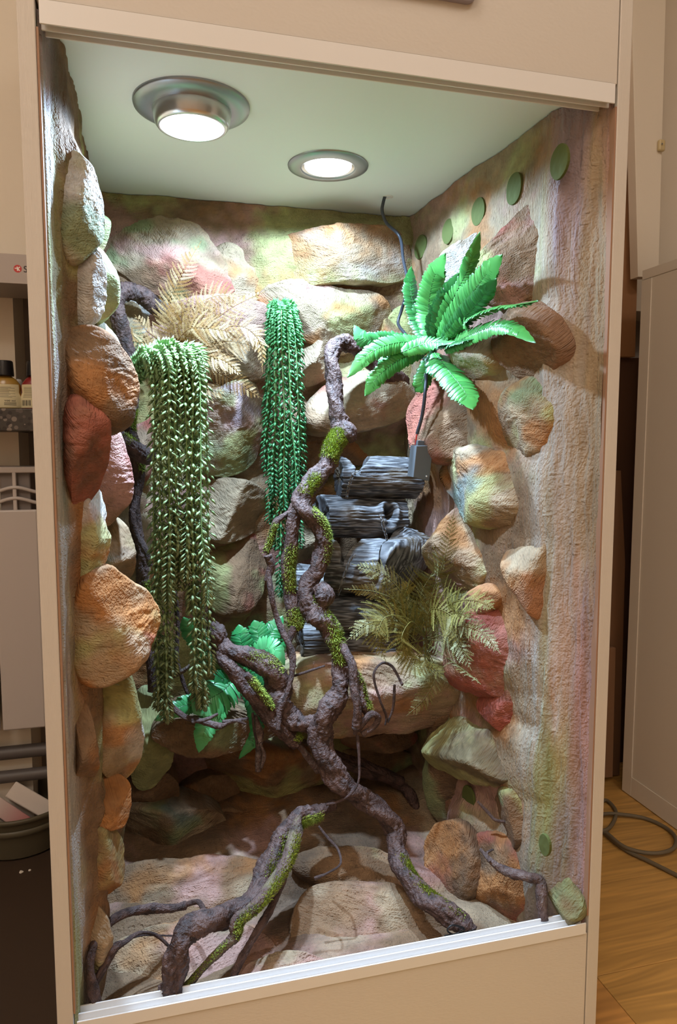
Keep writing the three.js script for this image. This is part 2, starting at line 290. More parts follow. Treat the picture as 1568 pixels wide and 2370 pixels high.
// right wall stones
stone('r', .548, .028, 'nroyp', '1120,640 1140,600 1230,485 1272,468 1303,500 1314,600 1292,655 1200,702 1140,692', { facets: 2, e: .35 });
stone('r', .545, .03, 'wtv', '1000,640 1030,600 1100,560 1215,482 1240,505 1150,610 1090,680 1030,690');
stone('r', .552, .045, 'nopn', '1160,790 1195,732 1260,708 1312,738 1330,800 1303,852 1230,872 1180,852', { facets: 3 });
stone('r', .53, .05, 'tyw', '1050,860 1078,800 1150,778 1182,820 1190,862 1110,875', {});
stone('r', .528, .045, 'nodnr', '955,950 985,905 1080,868 1160,878 1178,930 1160,1000 1112,1052 1050,1062 1000,1052 962,1010');
stone('r', .555, .03, 'tygno', '1170,920 1230,880 1300,900 1310,1000 1240,1060 1175,1040');
stone('r', .545, .05, 'tnyob', '1005,1090 1060,1058 1110,1038 1200,1058 1258,1080 1274,1130 1243,1192 1160,1218 1100,1202 1055,1160', {});
stone('r', .538, .055, 'typno', '1003,1285 1040,1235 1070,1185 1140,1188 1185,1215 1175,1280 1152,1332 1100,1368 1050,1358 1012,1312', {});
stone('r', .556, .038, 'tvyno', '1178,1310 1188,1250 1230,1213 1278,1230 1284,1320 1274,1400 1264,1432 1215,1365', { tilt: 1.0 });
stone('r', .55, .05, 'rnotr', '1060,1520 1085,1440 1160,1390 1212,1378 1243,1420 1249,1490 1238,1560 1180,1602 1115,1592 1065,1570', {});
stone('r', .558, .035, 'rpot', '1120,1630 1140,1598 1200,1578 1264,1600 1260,1655 1200,1694 1150,1662');
stone('r', .545, .075, 'ntpyd', '1010,1730 1060,1660 1110,1690 1230,1702 1245,1760 1205,1805 1110,1800 1045,1790');
stone('r', .56, .035, 'ndyg', '1140,1870 1190,1810 1262,1812 1266,1900 1230,1960 1170,1950');
stone('r', .53, .035, 'ndg', '1000,1660 1050,1620 1090,1690 1080,1800 1040,1900 1000,1850');  // low hollow stones: shade under the overhang is put into the dark tones
stone('r', .545, .03, 'ndro', '1080,1960 1140,1930 1230,1960 1260,2060 1240,2130 1150,2130 1090,2070', { tilt: 1.2 });
stone('r', .50, .03, 'nrod', '1000,1930 1060,1900 1110,1980 1110,2080 1060,2100 1010,2010', { tilt: 1.2 });
stone('r', .575, .018, 'ndgy', '1250,2060 1290,2010 1345,2080 1350,2125 1280,2140');
stone('r', .54, .03, 'ntpo', '1070,1400 1130,1345 1190,1372 1160,1410 1100,1440');
stone('r', .53, .035, 'ntyd', '960,1620 1040,1590 1075,1640 1040,1700 980,1720');
stone('r', .56, .02, 'ndo', '1090,1800 1150,1790 1180,1850 1140,1920 1080,1900');
stone('r', .548, .03, 'nryo', '1010,1830 1080,1800 1110,1880 1090,1960 1020,1950', { tilt: 1.2 });
// floor stones
stone('f', .165, .022, 'npto', '228,2040 300,2005 440,1990 600,1985 650,2050 560,2100 400,2125 280,2150', { facets: 3 });
stone('f', .148, .02, 'tnpo', '240,2200 330,2150 480,2130 610,2150 650,2240 540,2290 380,2320 260,2330', { facets: 3 });
stone('f', .15, .02, 'nptn', '680,2080 800,2040 940,2060 1050,2120 1020,2180 860,2220 700,2230', { facets: 3 });
stone('f', .17, .02, 'nyd', '660,1990 760,1960 900,1970 980,2030 900,2060 740,2050', { facets: 3 });
stone('f', .145, .018, 'tnpo', '560,2240 650,2200 760,2220 800,2260 650,2300 560,2310', { facets: 3 });
/* the lining swells towards the stones that sit in it */
function swell(host, p, nw) {
  let best = 0;
  for (const k of SKIRT) {
    if (k.host !== host) continue;
    const dx = p.x - k.c0.x, dy = p.y - k.c0.y, dz = p.z - k.c0.z;
    const u = dx * k.eu.x + dy * k.eu.y + dz * k.eu.z, v = dx * k.ev.x + dy * k.ev.y + dz * k.ev.z, h = dx * k.n.x + dy * k.n.y + dz * k.n.z;
    let a = Math.atan2(v, u) / 6.2832; if (a < 0) a += 1; const r = Math.hypot(u, v) / k.R[Math.floor(a * k.NT) % k.NT];
    if (r > 2) continue;
    if (host === 'l') { const d = Math.hypot(r, h / (k.T * 1.3)); best = Math.max(best, .016 * (1 - ss(.7, 1.9, d)) * ss(.03, .075, -p.z)); }
    else { const far = -(dx * nw.x + dy * nw.y + dz * nw.z); if (far > .09) continue; const h0 = Math.min(.028, Math.max(0, far) * .85 + (host === 'b' ? k.T * .12 : host === 'r' ? k.T * .15 : 0)); best = Math.max(best, h0 * (1 - ss(.75, host === 'r' ? 2 : 1.7, r)) * (host === 'r' ? ss(.02, .06, -p.z) : 1)); }
  }
  return best;
}
{
  const pB = paint('ntopy', 3, .45), pRs = paint('tygvpw', 5, .6), pRr = paint('tynpo', 8, .45), pL = paint('nnoyd', 11, .5), pLs = paint('wygbv', 2), pF = paint('nptod', 13, .5);
  const str = (p, k) => V(p.x, p.y * k, p.z * 2.2);
  const back = part('rock_wall', sheet(200, 340, (u, v) => { const x = .004 + u * .592, y = .12 + v * (CEIL - .001 - .12); const z = Math.max(-.526, wallB(x, y)); return V(x, y, z + swell('b', V(x, y, z), V(0, 0, 1))); }, p => pB(p), (u, v, p) => [p.x * 5, p.y * 5]), rockMat, terr, { label: 'painted rock wall at the back' });
  const right = part('rock_wall', sheet(170, 380, (u, v) => { const z = -.006 - .5 * Math.pow(u, 1.5), y = .12 + v * (CEIL - .001 - .12); const x = Math.min(.5985, wallR(y, z)); return V(x - swell('r', V(x, y, z), V(-1, 0, 0)), y, z); }, p => mixC(pRs(str(p, .16)), pRr(p), ss(.04, .10, -p.z)), (u, v, p) => [p.y * 2.6, p.z * 5]), rockMat, terr, { label: 'painted rock wall on the right with a ribbed front edge' });
  const left = part('rock_wall', sheet(150, 380, (u, v) => { const z = -.006 - .5 * Math.pow(u, 1.5), y = .12 + v * (CEIL - .001 - .12); const x = Math.max(.0005, wallL(y, z)); return V(x + swell('l', V(x, y, z)), y, z); }, p => mixC(pLs(str(p, .16)), pL(p), ss(.02, .05, -p.z)), (u, v, p) => [p.y * 5, p.z * 5], true), rockMat, terr, { label: 'painted rock wall on the left with a rough pale front edge' });
  const floor = part('rock_floor', sheet(220, 180, (u, v) => { const x = .003 + u * .594, z = -.022 - v * .47; const y = floorY(x, z); return V(x, y + swell('f', V(x, y, z), V(0, 1, 0)), z); }, p => pF(p), (u, v, p) => [p.x * 5, p.z * 5], false), rockMat, terr, { label: 'uneven painted rock floor' });
  var ROCKHOST = { b: back, r: right, l: left, f: floor };
}

for (const [h, g] of STONES) part('rock', g, rockMat, ROCKHOST[h]);
// green ventilation ovals
const ovalMat = M({ color: new THREE.Color(.085, .105, .022), roughness: .9, bumpMap: grit, bumpScale: .002 });
const rimMat = M({ color: new THREE.Color(.50, .47, .42), roughness: .9 });
for (const [x, y, a, b, t, hz] of [[1297, 375, 19, 38, .22], [1192, 437, 17, 34, .2], [1109, 490, 14.5, 30, .17], [1039, 536, 12, 27, .15], [975, 572, 12, 26, .15], [1086, 1848, 13, 29, -.05], [1263, 1955, 11, 25, .1]]) {
  let p = atX(x, y, .552); for (let k = 0; k < 12; k++) p = atX(x, y, wallR(p.y, p.z) - swell('r', p, V(-1, 0, 0)) - .001);
  const k = depthOf(p) / FOCAL, sz = 1 / Math.max(.3, Math.abs(rayDir(x, y).normalize().x)) ;
  const sh = new THREE.Shape(); for (let i = 0; i < 28; i++) { const q = i / 28 * 6.2832, rx = a * k * sz * .8 * (1 + .06 * Math.sin(q * 2 + x)), ry = b * k; const X = Math.cos(q) * rx, Y = Math.sin(q) * ry; const xx = X + .25 * Y * t, yy = Y; i ? sh.lineTo(xx, yy) : sh.moveTo(xx, yy); }
  const e = new THREE.ExtrudeGeometry(sh, { depth: .0024, bevelEnabled: true, bevelSize: .0006, bevelThickness: .0006, bevelSegments: 2 }); e.rotateY(-Math.PI / 2 + .10); e.translate(p.x + .001, p.y, p.z);
  part('vent_oval', e, ovalMat, ROCKHOST.r, { label: 'olive green oval vent' });
}

/* ---------- lamps in the terrarium ceiling ---------- */
const chrome = M({ color: new THREE.Color(.62, .63, .64), metalness: .9, roughness: .28 });
const satin = M({ color: new THREE.Color(.34, .36, .39), metalness: .85, roughness: .38 });
function latheGeo(prof, seg = 64) { return new THREE.LatheGeometry(prof.map(([r, y]) => new THREE.Vector2(r, y)), seg); }
function spot(parent, p, target, I, ang, pen) {
  const w = worldOf(parent), l = new THREE.SpotLight(COOL, I, 0, ang, pen, 2); l.position.copy(p).sub(w); l.target.position.copy(target).sub(w);
  l.castShadow = true; l.shadow.radius = .5; l.shadow.mapSize.set(1024, 1024); l.name = 'lamp_light'; parent.add(l, l.target); return l;
}
{
  const c = V(.147, CEIL, -.161), lampA = thing('downlight', 'large round ceiling downlight with a wide metal ring and a lit drum hanging below it', 'lamp', c);
  part('ring', latheGeo([[.040, -.001], [.0415, -.006], [.046, -.0085], [.058, -.0075], [.066, -.004], [.0668, -.0012], [.0668, 0]]).translate(c.x, c.y, c.z), satin, lampA);
  part('drum', latheGeo([[.0455, -.004], [.0452, -.010], [.0425, -.022], [.0395, -.0255], [.0372, -.0262], [.0362, -.0245], [.0372, -.008]]).translate(c.x, c.y, c.z), chrome, lampA);
  part('lens', latheGeo([[.0366, -.0235], [.036, -.0258], [.030, -.0272], [.015, -.0278], [0, -.028]]).translate(c.x, c.y, c.z), M({ color: 0xffffff, emissive: new THREE.Color(.90, .97, 1), emissiveIntensity: 4.5, roughness: .3 }), lampA, { label: 'glowing white lamp lens' });
  const s = V(c.x, c.y - .040, c.z);
  spot(lampA, s, V(c.x + .06, 0, c.z - .03), LIGHT.beam, .75, .9); spot(lampA, s, V(c.x, 0, c.z), LIGHT.spillA, 1.47, .12);
}
{
  const c = V(.344, CEIL, -.298), lampB = thing('downlight', 'smaller recessed ceiling downlight with a flat metal ring, nearer the cable', 'lamp', c);
  part('ring', latheGeo([[.037, .0], [.0375, -.0035], [.040, -.005], [.050, -.0042], [.0565, -.002], [.057, 0]]).translate(c.x, c.y, c.z), satin, lampB);
  part('reflector', latheGeo([[.0375, -.003], [.033, -.0015], [.031, -.001]]).translate(c.x, c.y, c.z), chrome, lampB);
  part('lens', latheGeo([[.0335, -.0012], [.031, -.0042], [.022, -.0062], [.010, -.0072], [0, -.0075]]).translate(c.x, c.y, c.z), M({ color: 0xffffff, emissive: new THREE.Color(.90, .97, 1), emissiveIntensity: 4.5, roughness: .3 }), lampB, { label: 'glowing white lamp lens' });
  const s = V(c.x, c.y - .020, c.z);
  spot(lampB, s, V(c.x + .02, 0, c.z - .02), LIGHT.beam, .75, .9); spot(lampB, s, V(c.x, 0, c.z), LIGHT.spillB, 1.47, .12);
}

/* ---------- the room ---------- */
const RX0 = -1.3, RX1 = 2.4, RZ0 = -.88, RZ1 = 2.4, RH = 2.55;
const plaster = M({ color: new THREE.Color(.78, .70, .59), roughness: .9, bumpMap: grit, bumpScale: .001 });
const greyPlaster = M({ color: new THREE.Color(.34, .29, .26), roughness: .9, bumpMap: grit, bumpScale: .001 });
const darkWall = M({ color: new THREE.Color(.17, .135, .10), roughness: .9 });
const plainGrey = M({ color: new THREE.Color(.40, .36, .33), roughness: .6 });
struct('wall_back', box(RX0 - .1, RX1 + .1, -.1, RH + .1, RZ0 - .1, RZ0, 0), greyPlaster);
struct('wall_left', box(RX0 - .1, RX0, -.1, RH + .1, RZ0, RZ1, 0), plaster);
struct('wall_right', box(RX1, RX1 + .1, -.1, RH + .1, RZ0, RZ1, 0), darkWall);
struct('wall_front', box(RX0 - .1, RX1 + .1, -.1, RH + .1, RZ1, RZ1 + .1, 0), plaster);
struct('ceiling', box(RX0, RX1, RH, RH + .1, RZ0, RZ1, 0), plaster);
const subfloor = struct('floor', box(RX0, RX1, -.06, -.012, RZ0, RZ1, 0), M({ color: 0x2a1a10, roughness: .9 }));
{ // laminate boards, laid across the room
  const woodTex = dataTex(512, (u, v) => { const w = (TN[0](u * 8, v * 8) - .5) * .05, s = TN[3](u * 8, (v + w) * 64), s2 = TN[4](u * 20, (v + w) * 128), k = .80 + .14 * (s - .5) + .10 * (s2 - .5); return [.98 * k, .80 * k, .50 * k]; }, true);
  const mats = [0, 1, 2].map(i => { const t = woodTex.clone(); t.offset.set(i * .31, i * .37); t.repeat.set(1, 1); t.needsUpdate = true; return M({ map: t, color: new THREE.Color(1, .90 - .05 * i, .74 - .04 * i), roughness: .42 }); });
  const L = 1.24, Wd = .19; const geoms = {};
  for (let j = 0, z = RZ0; z < RZ1 - .01; z += Wd, j++) for (let x = RX0 - (j * .43 % L); x < RX1; x += L) {
    const a = Math.max(x, RX0), b = Math.min(x + L, RX1); if (b - a < .02) continue;
    const g = box(a + .0004, b - .0004, -.012, 0, z + .0005, Math.min(z + Wd, RZ1) - .0005, .0008), p = g.attributes.position, uv = []; for (let k = 0; k < p.count; k++) uv.push(p.getX(k) * .9, p.getZ(k) * 2.2); g.setAttribute('uv', new THREE.Float32BufferAttribute(uv, 2));
    part('floor_board', g, mats[(j + Math.round(x * 3 + 30)) % 3], subfloor);
  }
}
struct('floor_shade_sheet', box(-1.0, -.022, .0002, .0012, -.70, .6, 0), M({ color: new THREE.Color(.045, .026, .015), roughness: .6 }));  // dark sheet: shade on the floor left of the cabinet put into its colour
{ // warm room lamp, plus unseen fill panels added to brighten both sides
  for (const [lx, lz, li, lab] of [[.95, 1.25, LIGHT.room, 'square warm white lamp panel on the room ceiling right of the cabinet front'], [-.62, .75, LIGHT.side, 'added square warm white fill light panel on the room ceiling left of the cabinet'], [-.75, 1.85, LIGHT.far, 'added square warm white fill light panel on the room ceiling farthest from the cabinet']]) {
  const y = RH - .05, c = V(lx, y, lz), lamp = thing('room_and_fill_lamp', lab, 'lamp', c);
  part('frame', box(c.x - .32, c.x + .32, y, RH, c.z - .32, c.z + .32, .004), whitePlastic, lamp);
  part('diffuser', box(c.x - .3, c.x + .3, y - .006, y + .002, c.z - .3, c.z + .3, .002), M({ color: 0xffffff, emissive: WARM, emissiveIntensity: 2 }), lamp);
  const l = new THREE.RectAreaLight(WARM, li, .58, .58); l.position.set(0, -.012, 0); l.rotation.x = -Math.PI / 2; l.name = 'lamp_light'; lamp.add(l);
  }
}
// --- left background
const pierX = atZ(33, 780, -.76).x;
struct('wall_lintel', box(atZ(33, 780, -.76).x, RX1, atZ(20, 640, -.76).y, RH, RZ0, -.76, 0), plaster);
struct('wall_pier', box(RX0, pierX, 0, RH, RZ0, -.76, 0), plaster);
{
  const z = -.62, t = atZ(20, 587, z).y, b = atZ(20, 655, z).y, x0 = atZ(-330, 600, z).x, x1 = -.04;
  const o = thing('wall_box', 'grey box with a round red logo fixed above the windowsill', 'box', V((x0 + x1) / 2, b, (z - .759) / 2));
  part('body', box(x0, x1, b, t, -.758, z - .004, .003), plainGrey, o);
  const S = 1024, cv = document.createElement('canvas'); cv.width = S; cv.height = 256; const c = cv.getContext('2d'), m = S / (x1 - x0);
  c.fillStyle = '#b3a8a2'; c.fillRect(0, 0, S, 256); const p = atZ(41, 622, z), X = (p.x - x0) * m, Y = 256 * (t - p.y) / (t - b), R = .0064 * m, sy = 256 / ((t - b) * m);
  c.save(); c.translate(X, Y); c.scale(1, sy); c.fillStyle = '#c23c38'; c.beginPath(); c.arc(0, 0, R, 0, 7); c.fill();
  c.strokeStyle = '#efe4de'; c.lineWidth = R * .30; c.beginPath(); c.moveTo(-R * .12, -R * .55); c.lineTo(-R * .05, R * .55); c.moveTo(R * .55, -R * .5); c.lineTo(-R * .02, R * .02); c.lineTo(R * .5, R * .5); c.stroke(); c.beginPath(); c.lineWidth = R * .26; c.moveTo(-R * .75, -R * .1); c.lineTo(-R * .25, -R * .1); c.stroke();
  c.fillStyle = '#3a3534'; c.font = 'bold ' + Math.round(R * 2.3) + 'px sans-serif'; c.textBaseline = 'middle'; c.fillText('S', R * 1.35, 0); c.restore();
  const tex = new THREE.CanvasTexture(cv); tex.colorSpace = THREE.SRGBColorSpace; const fg = new THREE.BoxGeometry(x1 - x0, t - b, .004); fg.translate((x0 + x1) / 2, (t + b) / 2, z - .002);
  part('front_face', fg, M({ map: tex, roughness: .6 }), o, { label: 'light grey front with the red logo' });
}
let sillTop;
{
  const z = -.64, t = atZ(30, 945, z).y, b = atZ(30, 998, z).y; sillTop = t;
  const TT = dataTex(512, (u, v) => { let best = 9, id = 0; const n = 26, X = u * n, Y = v * n, xi = Math.floor(X), yi = Math.floor(Y); for (let dx = -1; dx < 2; dx++) for (let dy = -1; dy < 2; dy++) { const a = (xi + dx + n) % n, c = (yi + dy + n) % n, h = Math.sin(a * 127.1 + c * 311.7) * 43758.5, k = h - Math.floor(h), h2 = Math.sin(a * 269.5 + c * 183.3) * 28001.1, k2 = h2 - Math.floor(h2); const d = Math.hypot(X - xi - dx - k, Y - yi - dy - k2) * (1 + k); if (d < best) { best = d; id = k2; } } const g = best > .52 ? .20 : [.12, .38, .30, .17, .45][Math.floor(id * 5)]; return [g * 1.05 + .02, g, g * .92]; }, true);
  const g = box(RX0 + .01, -.03, b, t, RZ0 + .001, z, .002), p = g.attributes.position, uv = []; for (let k = 0; k < p.count; k++) uv.push(p.getX(k) * 4.2, (p.getY(k) + p.getZ(k)) * 4.2); g.setAttribute('uv', new THREE.Float32BufferAttribute(uv, 2));
  solo('windowsill', g, M({ map: TT, roughness: .45 }), 'dark speckled terrazzo windowsill above the white radiator', 'windowsill');
  part.sill = b;
}
function bottle(px, wpx, liquid, capMat, label) {
  const z = -.70, base = atZ(px, 945, z); base.y = sillTop + .0006; const k = depthOf(base) / FOCAL, hw = wpx * k / 2, H = 78 * k;
  const o = thing('sauce_bottle', label, 'bottle', base);
  const prof = [[.86, 0], [.97, .03], [1, .10], [.98, .35], [.86, .48], [.88, .6], [.86, .72], [.62, .88], [.36, .97], [.32, 1]].map(([r, y]) => [r * hw, y * H]);
  const body = latheGeo([[0, 0], ...prof], 40); body.scale(1, 1, .62); body.translate(base.x, base.y, base.z); part('body', body, liquid, o);
  const cap = latheGeo([[0, H * 1.42], [hw * .42, H * 1.42], [hw * .48, H * 1.39], [hw * .52, H * 1.0], [hw * .5, H * .97], [0, H * .97]].reverse(), 36); cap.translate(base.x, base.y, base.z); part('cap', cap, capMat, o);
  const S = 256, cv = document.createElement('canvas'); cv.width = cv.height = S; const c = cv.getContext('2d'); c.fillStyle = '#cbbf9a'; c.fillRect(0, 0, S, S); c.fillStyle = '#6b6350'; for (let i = 0; i < 12; i++) c.fillRect(34, 30 + i * 10, 150 + 30 * Math.sin(i * 2), 4); c.font = 'bold 24px sans-serif'; c.fillStyle = '#332e28'; c.fillText('100 ml', 130, 190); for (let i = 0; i < 9; i++) c.fillRect(20 + i * 9, 172, 3 + i % 3 * 2, 60); for (let i = 0; i < 3; i++) c.fillRect(130, 200 + i * 12, 80, 5);
  const tex = new THREE.CanvasTexture(cv); tex.colorSpace = THREE.SRGBColorSpace;
  const lg = sheet(16, 12, (u, v) => { const y = .04 + v * .68, a = -1.1 + 2.2 * u; let r = .9; for (let i = 0; i < prof.length - 1; i++) if (y * H >= prof[i][1] && y * H <= prof[i + 1][1]) r = mixN(prof[i][0], prof[i + 1][0], (y * H - prof[i][1]) / (prof[i + 1][1] - prof[i][1] || 1)); r += .0006; return V(base.x + Math.sin(a) * r, base.y + y * H, base.z + Math.cos(a) * r * .62 + .0002); }, () => [1, 1, 1], (u, v) => [u, v]);
  part('label', lg, M({ map: tex, roughness: .6 }), o, { label: 'cream printed label' });
}
const blackCap = M({ color: 0x14141a, roughness: .35 });
bottle(14, 78, M({ color: new THREE.Color(.33, .19, .035), roughness: .25 }), blackCap, 'mustard yellow plastic bottle with a black cap on the windowsill');
bottle(84, 70, M({ color: new THREE.Color(.22, .02, .02), roughness: .25 }), blackCap, 'dark red plastic bottle with a black cap beside the cabinet frame');
{ const b = atZ(42, 945, -.77); b.y = sillTop + .0005; const g = latheGeo([[0, 0], [.009, 0], [.010, .01], [.0098, .055], [.0075, .06], [0, .061]], 28); g.translate(b.x, b.y, b.z); solo('white_tube', g, whitePlastic, 'small white tube standing between the yellow and the red bottle', 'tube'); }
{ // column radiator
  const z = -.70, T = atZ(40, 1080, z).y, B = atZ(40, 1690, z).y, S0 = atZ(98, 1400, z).x, pw = .0805, rMat = M({ color: new THREE.Color(.52, .46, .43), roughness: .42 });
  const o = thing('radiator', 'white aluminium column radiator under the terrazzo windowsill', 'radiator', V(S0 - .2, B, z - .03));
  for (let i = 0; i < 6; i++) {
    const x1 = S0 - i * pw - .002, x0 = S0 - (i + 1) * pw + .002, cx = (x0 + x1) / 2, h = T - B, g = [];
    const s = part('section', box(x0, x1, B, T - h * .16, z - .010, z, .004), rMat, o);
    part('core', box(x0 + .012, x1 - .012, B + .01, T - .004, z - .075, z - .014, .003), M({ color: new THREE.Color(.20, .17, .16), roughness: .6 }), s);
    g.push(box(x0 - .001, x1 + .001, T - .012, T, z - .08, z - .002, .003), box(cx - .0035, cx + .0035, T - h * .165, T - .004, z - .06, z - .0025, .002));
    for (const q of [.085, .125]) { const c = new THREE.CatmullRomCurve3([V(x0 + .001, T - h * q - .006, z - .012), V(cx, T - h * q + .004, z - .004), V(x1 - .001, T - h * q - .006, z - .012)]); g.push(new THREE.TubeGeometry(c, 12, .0035, 8)); }
    part('grille', mergeGeometries(g.map(q => q.index ? q.toNonIndexed() : q)), rMat, s);
  }
  const pm = M({ color: new THREE.Color(.10, .085, .08), roughness: .5 });
  for (const [py, r, lab] of [[1740, .013, 'upper grey heating pipe along the wall under the radiator'], [1795, .012, 'lower grey heating pipe along the wall near the floor']]) { const p = atZ(40, py, -.74), g = new THREE.CylinderGeometry(r, r, 1.1, 20).rotateZ(Math.PI / 2).translate(-.58, p.y, -.74); solo('heating_pipe', g, pm, lab, 'pipe'); }
}
{ // basin with plaster blocks
  const c = atY(38, 1985, 0); c.z -= .07; const bm = M({ color: new THREE.Color(.09, .075, .045), roughness: .5 });
  const o = thing('basin', 'round olive plastic basin on the floor in front of the radiator', 'basin', c);
  part('bowl', latheGeo([[0, .001], [.078, .001], [.085, .006], [.096, .075], [.102, .078], [.104, .084], [.101, .088], [.094, .084], [.080, .012], [0, .008]], 72).translate(c.x, c.y, c.z), bm, o);
  part('rim_band', latheGeo([[.0945, .052], [.0985, .054], [.0995, .060], [.0975, .064], [.0955, .064]], 72).translate(c.x, c.y, c.z), bm, o);
  const blk = (px, py, w, h, d, rz, ry, red, label) => {
    const p = atZ(px, py, c.z + .0); const g = new RoundedBoxGeometry(w, h, d, 10, .003), q = g.attributes.position, col = [];
    for (let i = 0; i < q.count; i++) { const x = q.getX(i), y = q.getY(i), z = q.getZ(i), n = fbm(x * 60 + px, y * 60, z * 60, 3), b = .60 + .25 * n, m = red ? ss(.0, .6, x / w * 1.6 + .6 * N3(y * 40, x * 40, 3) + .1) : 0; const cc = mixC([b, b * .88, b * .80], [.40, .03, .045], m); col.push(...cc); q.setXYZ(i, x + .0012 * n, y + .0012 * n, z); }
    g.setAttribute('color', new THREE.Float32BufferAttribute(col, 3)); const m = new THREE.Mesh(g, M({ vertexColors: true, roughness: .95 })); m.name = numbered('plaster_block'); m.position.copy(p); m.rotation.set(-.5, ry, rz); m.castShadow = m.receiveShadow = true; m.userData = { label, category: 'block' }; scene.add(m);
  };
  blk(86, 1862, .115, .032, .06, -.60, .1, false, 'pale plaster block leaning in the basin, clean and nearer the wall');
  blk(30, 1890, .115, .030, .055, -.66, .15, true, 'pale plaster block stained with red paint leaning in the basin');
  for (const [x, y, s, l] of [[49, 2018, .0035, 'larger white plaster crumb on the dark floor'], [69, 2014, .0025, 'smaller white plaster crumb on the dark floor']]) { const p = atY(x, y, s * .7); const g = new THREE.IcosahedronGeometry(s, 2), q = g.attributes.position; for (let i = 0; i < q.count; i++) { const k = 1 + .35 * N3(q.getX(i) * 300, q.getY(i) * 300, q.getZ(i) * 300 + x); q.setXYZ(i, q.getX(i) * k, q.getY(i) * k * .7, q.getZ(i) * k); } g.computeVertexNormals(); g.translate(p.x, p.y, p.z); solo('plaster_crumb', g, M({ color: 0xd8d0c4, roughness: .9 }), l, 'crumb'); }
}
// --- right background
function slabFromPx(pts, z, d) { const s = new THREE.Shape(); pts2(pts).forEach(([x, y], i) => { const p = atZ(x, y, z); i ? s.lineTo(p.x, p.y) : s.moveTo(p.x, p.y); }); return new THREE.ExtrudeGeometry(s, { depth: d, bevelEnabled: true, bevelSize: .0008, bevelThickness: .0008, bevelSegments: 2 }).translate(0, 0, z - d); }
const creamBoard = M({ color: new THREE.Color(.82, .74, .63), roughness: .55, bumpMap: grit, bumpScale: .0003 });
solo('white_board', slabFromPx('1457,-260 1548,-260 1524,640 1478,640', -.66, .025), creamBoard, 'tall cream board standing behind the low cabinet on the right', 'board');
{
  const p = atZ(1530, 338, -.6565), o = thing('hinge_stop', 'small yellowed plastic stop on the edge of the cream board', 'stop', p);
  part('cap', new RoundedBoxGeometry(.016, .024, .010, 4, .004).translate(p.x, p.y, p.z + .002), M({ color: new THREE.Color(.62, .50, .28), roughness: .4 }), o);
  part('screw', new THREE.CylinderGeometry(.002, .002, .004, 12).rotateX(Math.PI / 2).translate(p.x - .003, p.y + .001, p.z + .007), chrome, o);
}
{
  const cabMat = M({ color: new THREE.Color(.86, .80, .72), roughness: .5, bumpMap: grit, bumpScale: .0002 });
  const x = 1.095, z0 = -.595, top = atZ(1475, 625, z0).y, cab = thing('low_cabinet', 'beige side cabinet standing on the wooden floor to the right', 'cabinet', V(x + .25, 0, -.05));
  part('side_panel', box(x, x + .5, 0.001, top - .02, z0, .5, .001), cabMat, cab); part('top_panel', box(x - .001, x + .5, top - .0195, top, z0 - .001, .5, .001), cabMat, cab);
  part('edge_strip', box(x - .0022, x, .002, top - .021, z0, z0 + .030, .0006), cabMat, cab); part('edge_strip', box(x - .0018, x, .002, .045, z0 + .0305, .5, .0006), cabMat, cab);
}
const brown = M({ vertexColors: true, roughness: .75, bumpMap: grit, bumpScale: .0006 });
function plank(pts, z, d, base, s) { const g = slabFromPx(pts, z, d), q = g.attributes.position, c = []; for (let i = 0; i < q.count; i++) { const k = 1 + .5 * N3(q.getX(i) * 60, q.getY(i) * 5 + s, 3); c.push(base[0] * k, base[1] * k, base[2] * k); } g.setAttribute('color', new THREE.Float32BufferAttribute(c, 3)); return g; }
solo('wood_panel', plank('1380,100 1490,100 1470,825 1370,825', -.70, .02, [.34, .17, .075], 1), brown, 'brown wooden panel behind the gap at the right frame, lit upper half painted lighter', 'panel');  // upper part of the panel: light is put into this paler brown
solo('wood_panel', plank('1375,829 1485,829 1455,1800 1340,1800', -.72, .02, [.12, .055, .03], 2), brown, 'lower half of the brown wooden panel, shade painted in, behind the leaning planks', 'panel');  // same panel lower down: shade is put into this darker brown
solo('plank', plank('1395,1092 1437,1090 1447,1300 1434,1793 1375,1796', -.655, .018, [.22, .115, .06], 5), brown, 'narrow reddish brown plank leaning against the dark panel', 'plank');
solo('plank', plank('1400,1500 1425,1500 1418,1798 1385,1800', -.63, .012, [.26, .14, .075], 8), brown, 'short brown plank at the foot of the longer leaning plank', 'plank');
{ // grey power cord on the floor
  const pts = pts2('1568,2026 1500,1992 1450,1968 1400,1928 1380,1905 1384,1868 1403,1852 1424,1872 1422,1900 1400,1922 1375,1918 1372,1896 1400,1884 1440,1885 1500,1896 1548,1920 1566,1945 1556,1966 1510,1975 1450,1962 1405,1928').map(([x, y], i) => atY(x, y, .0045 + (i > 7 && i < 14 ? .004 : 0) + (i > 15 ? .006 : 0)));
  const lead = atY(1640, 2062, .0045); solo('extension_lead', new THREE.TubeGeometry(new THREE.CatmullRomCurve3([lead, ...pts], false, 'centripetal'), 260, .0038, 10), M({ color: new THREE.Color(.16, .13, .085), roughness: .6 }), 'grey power cord coiled in loops on the wooden floor', 'cord');
}

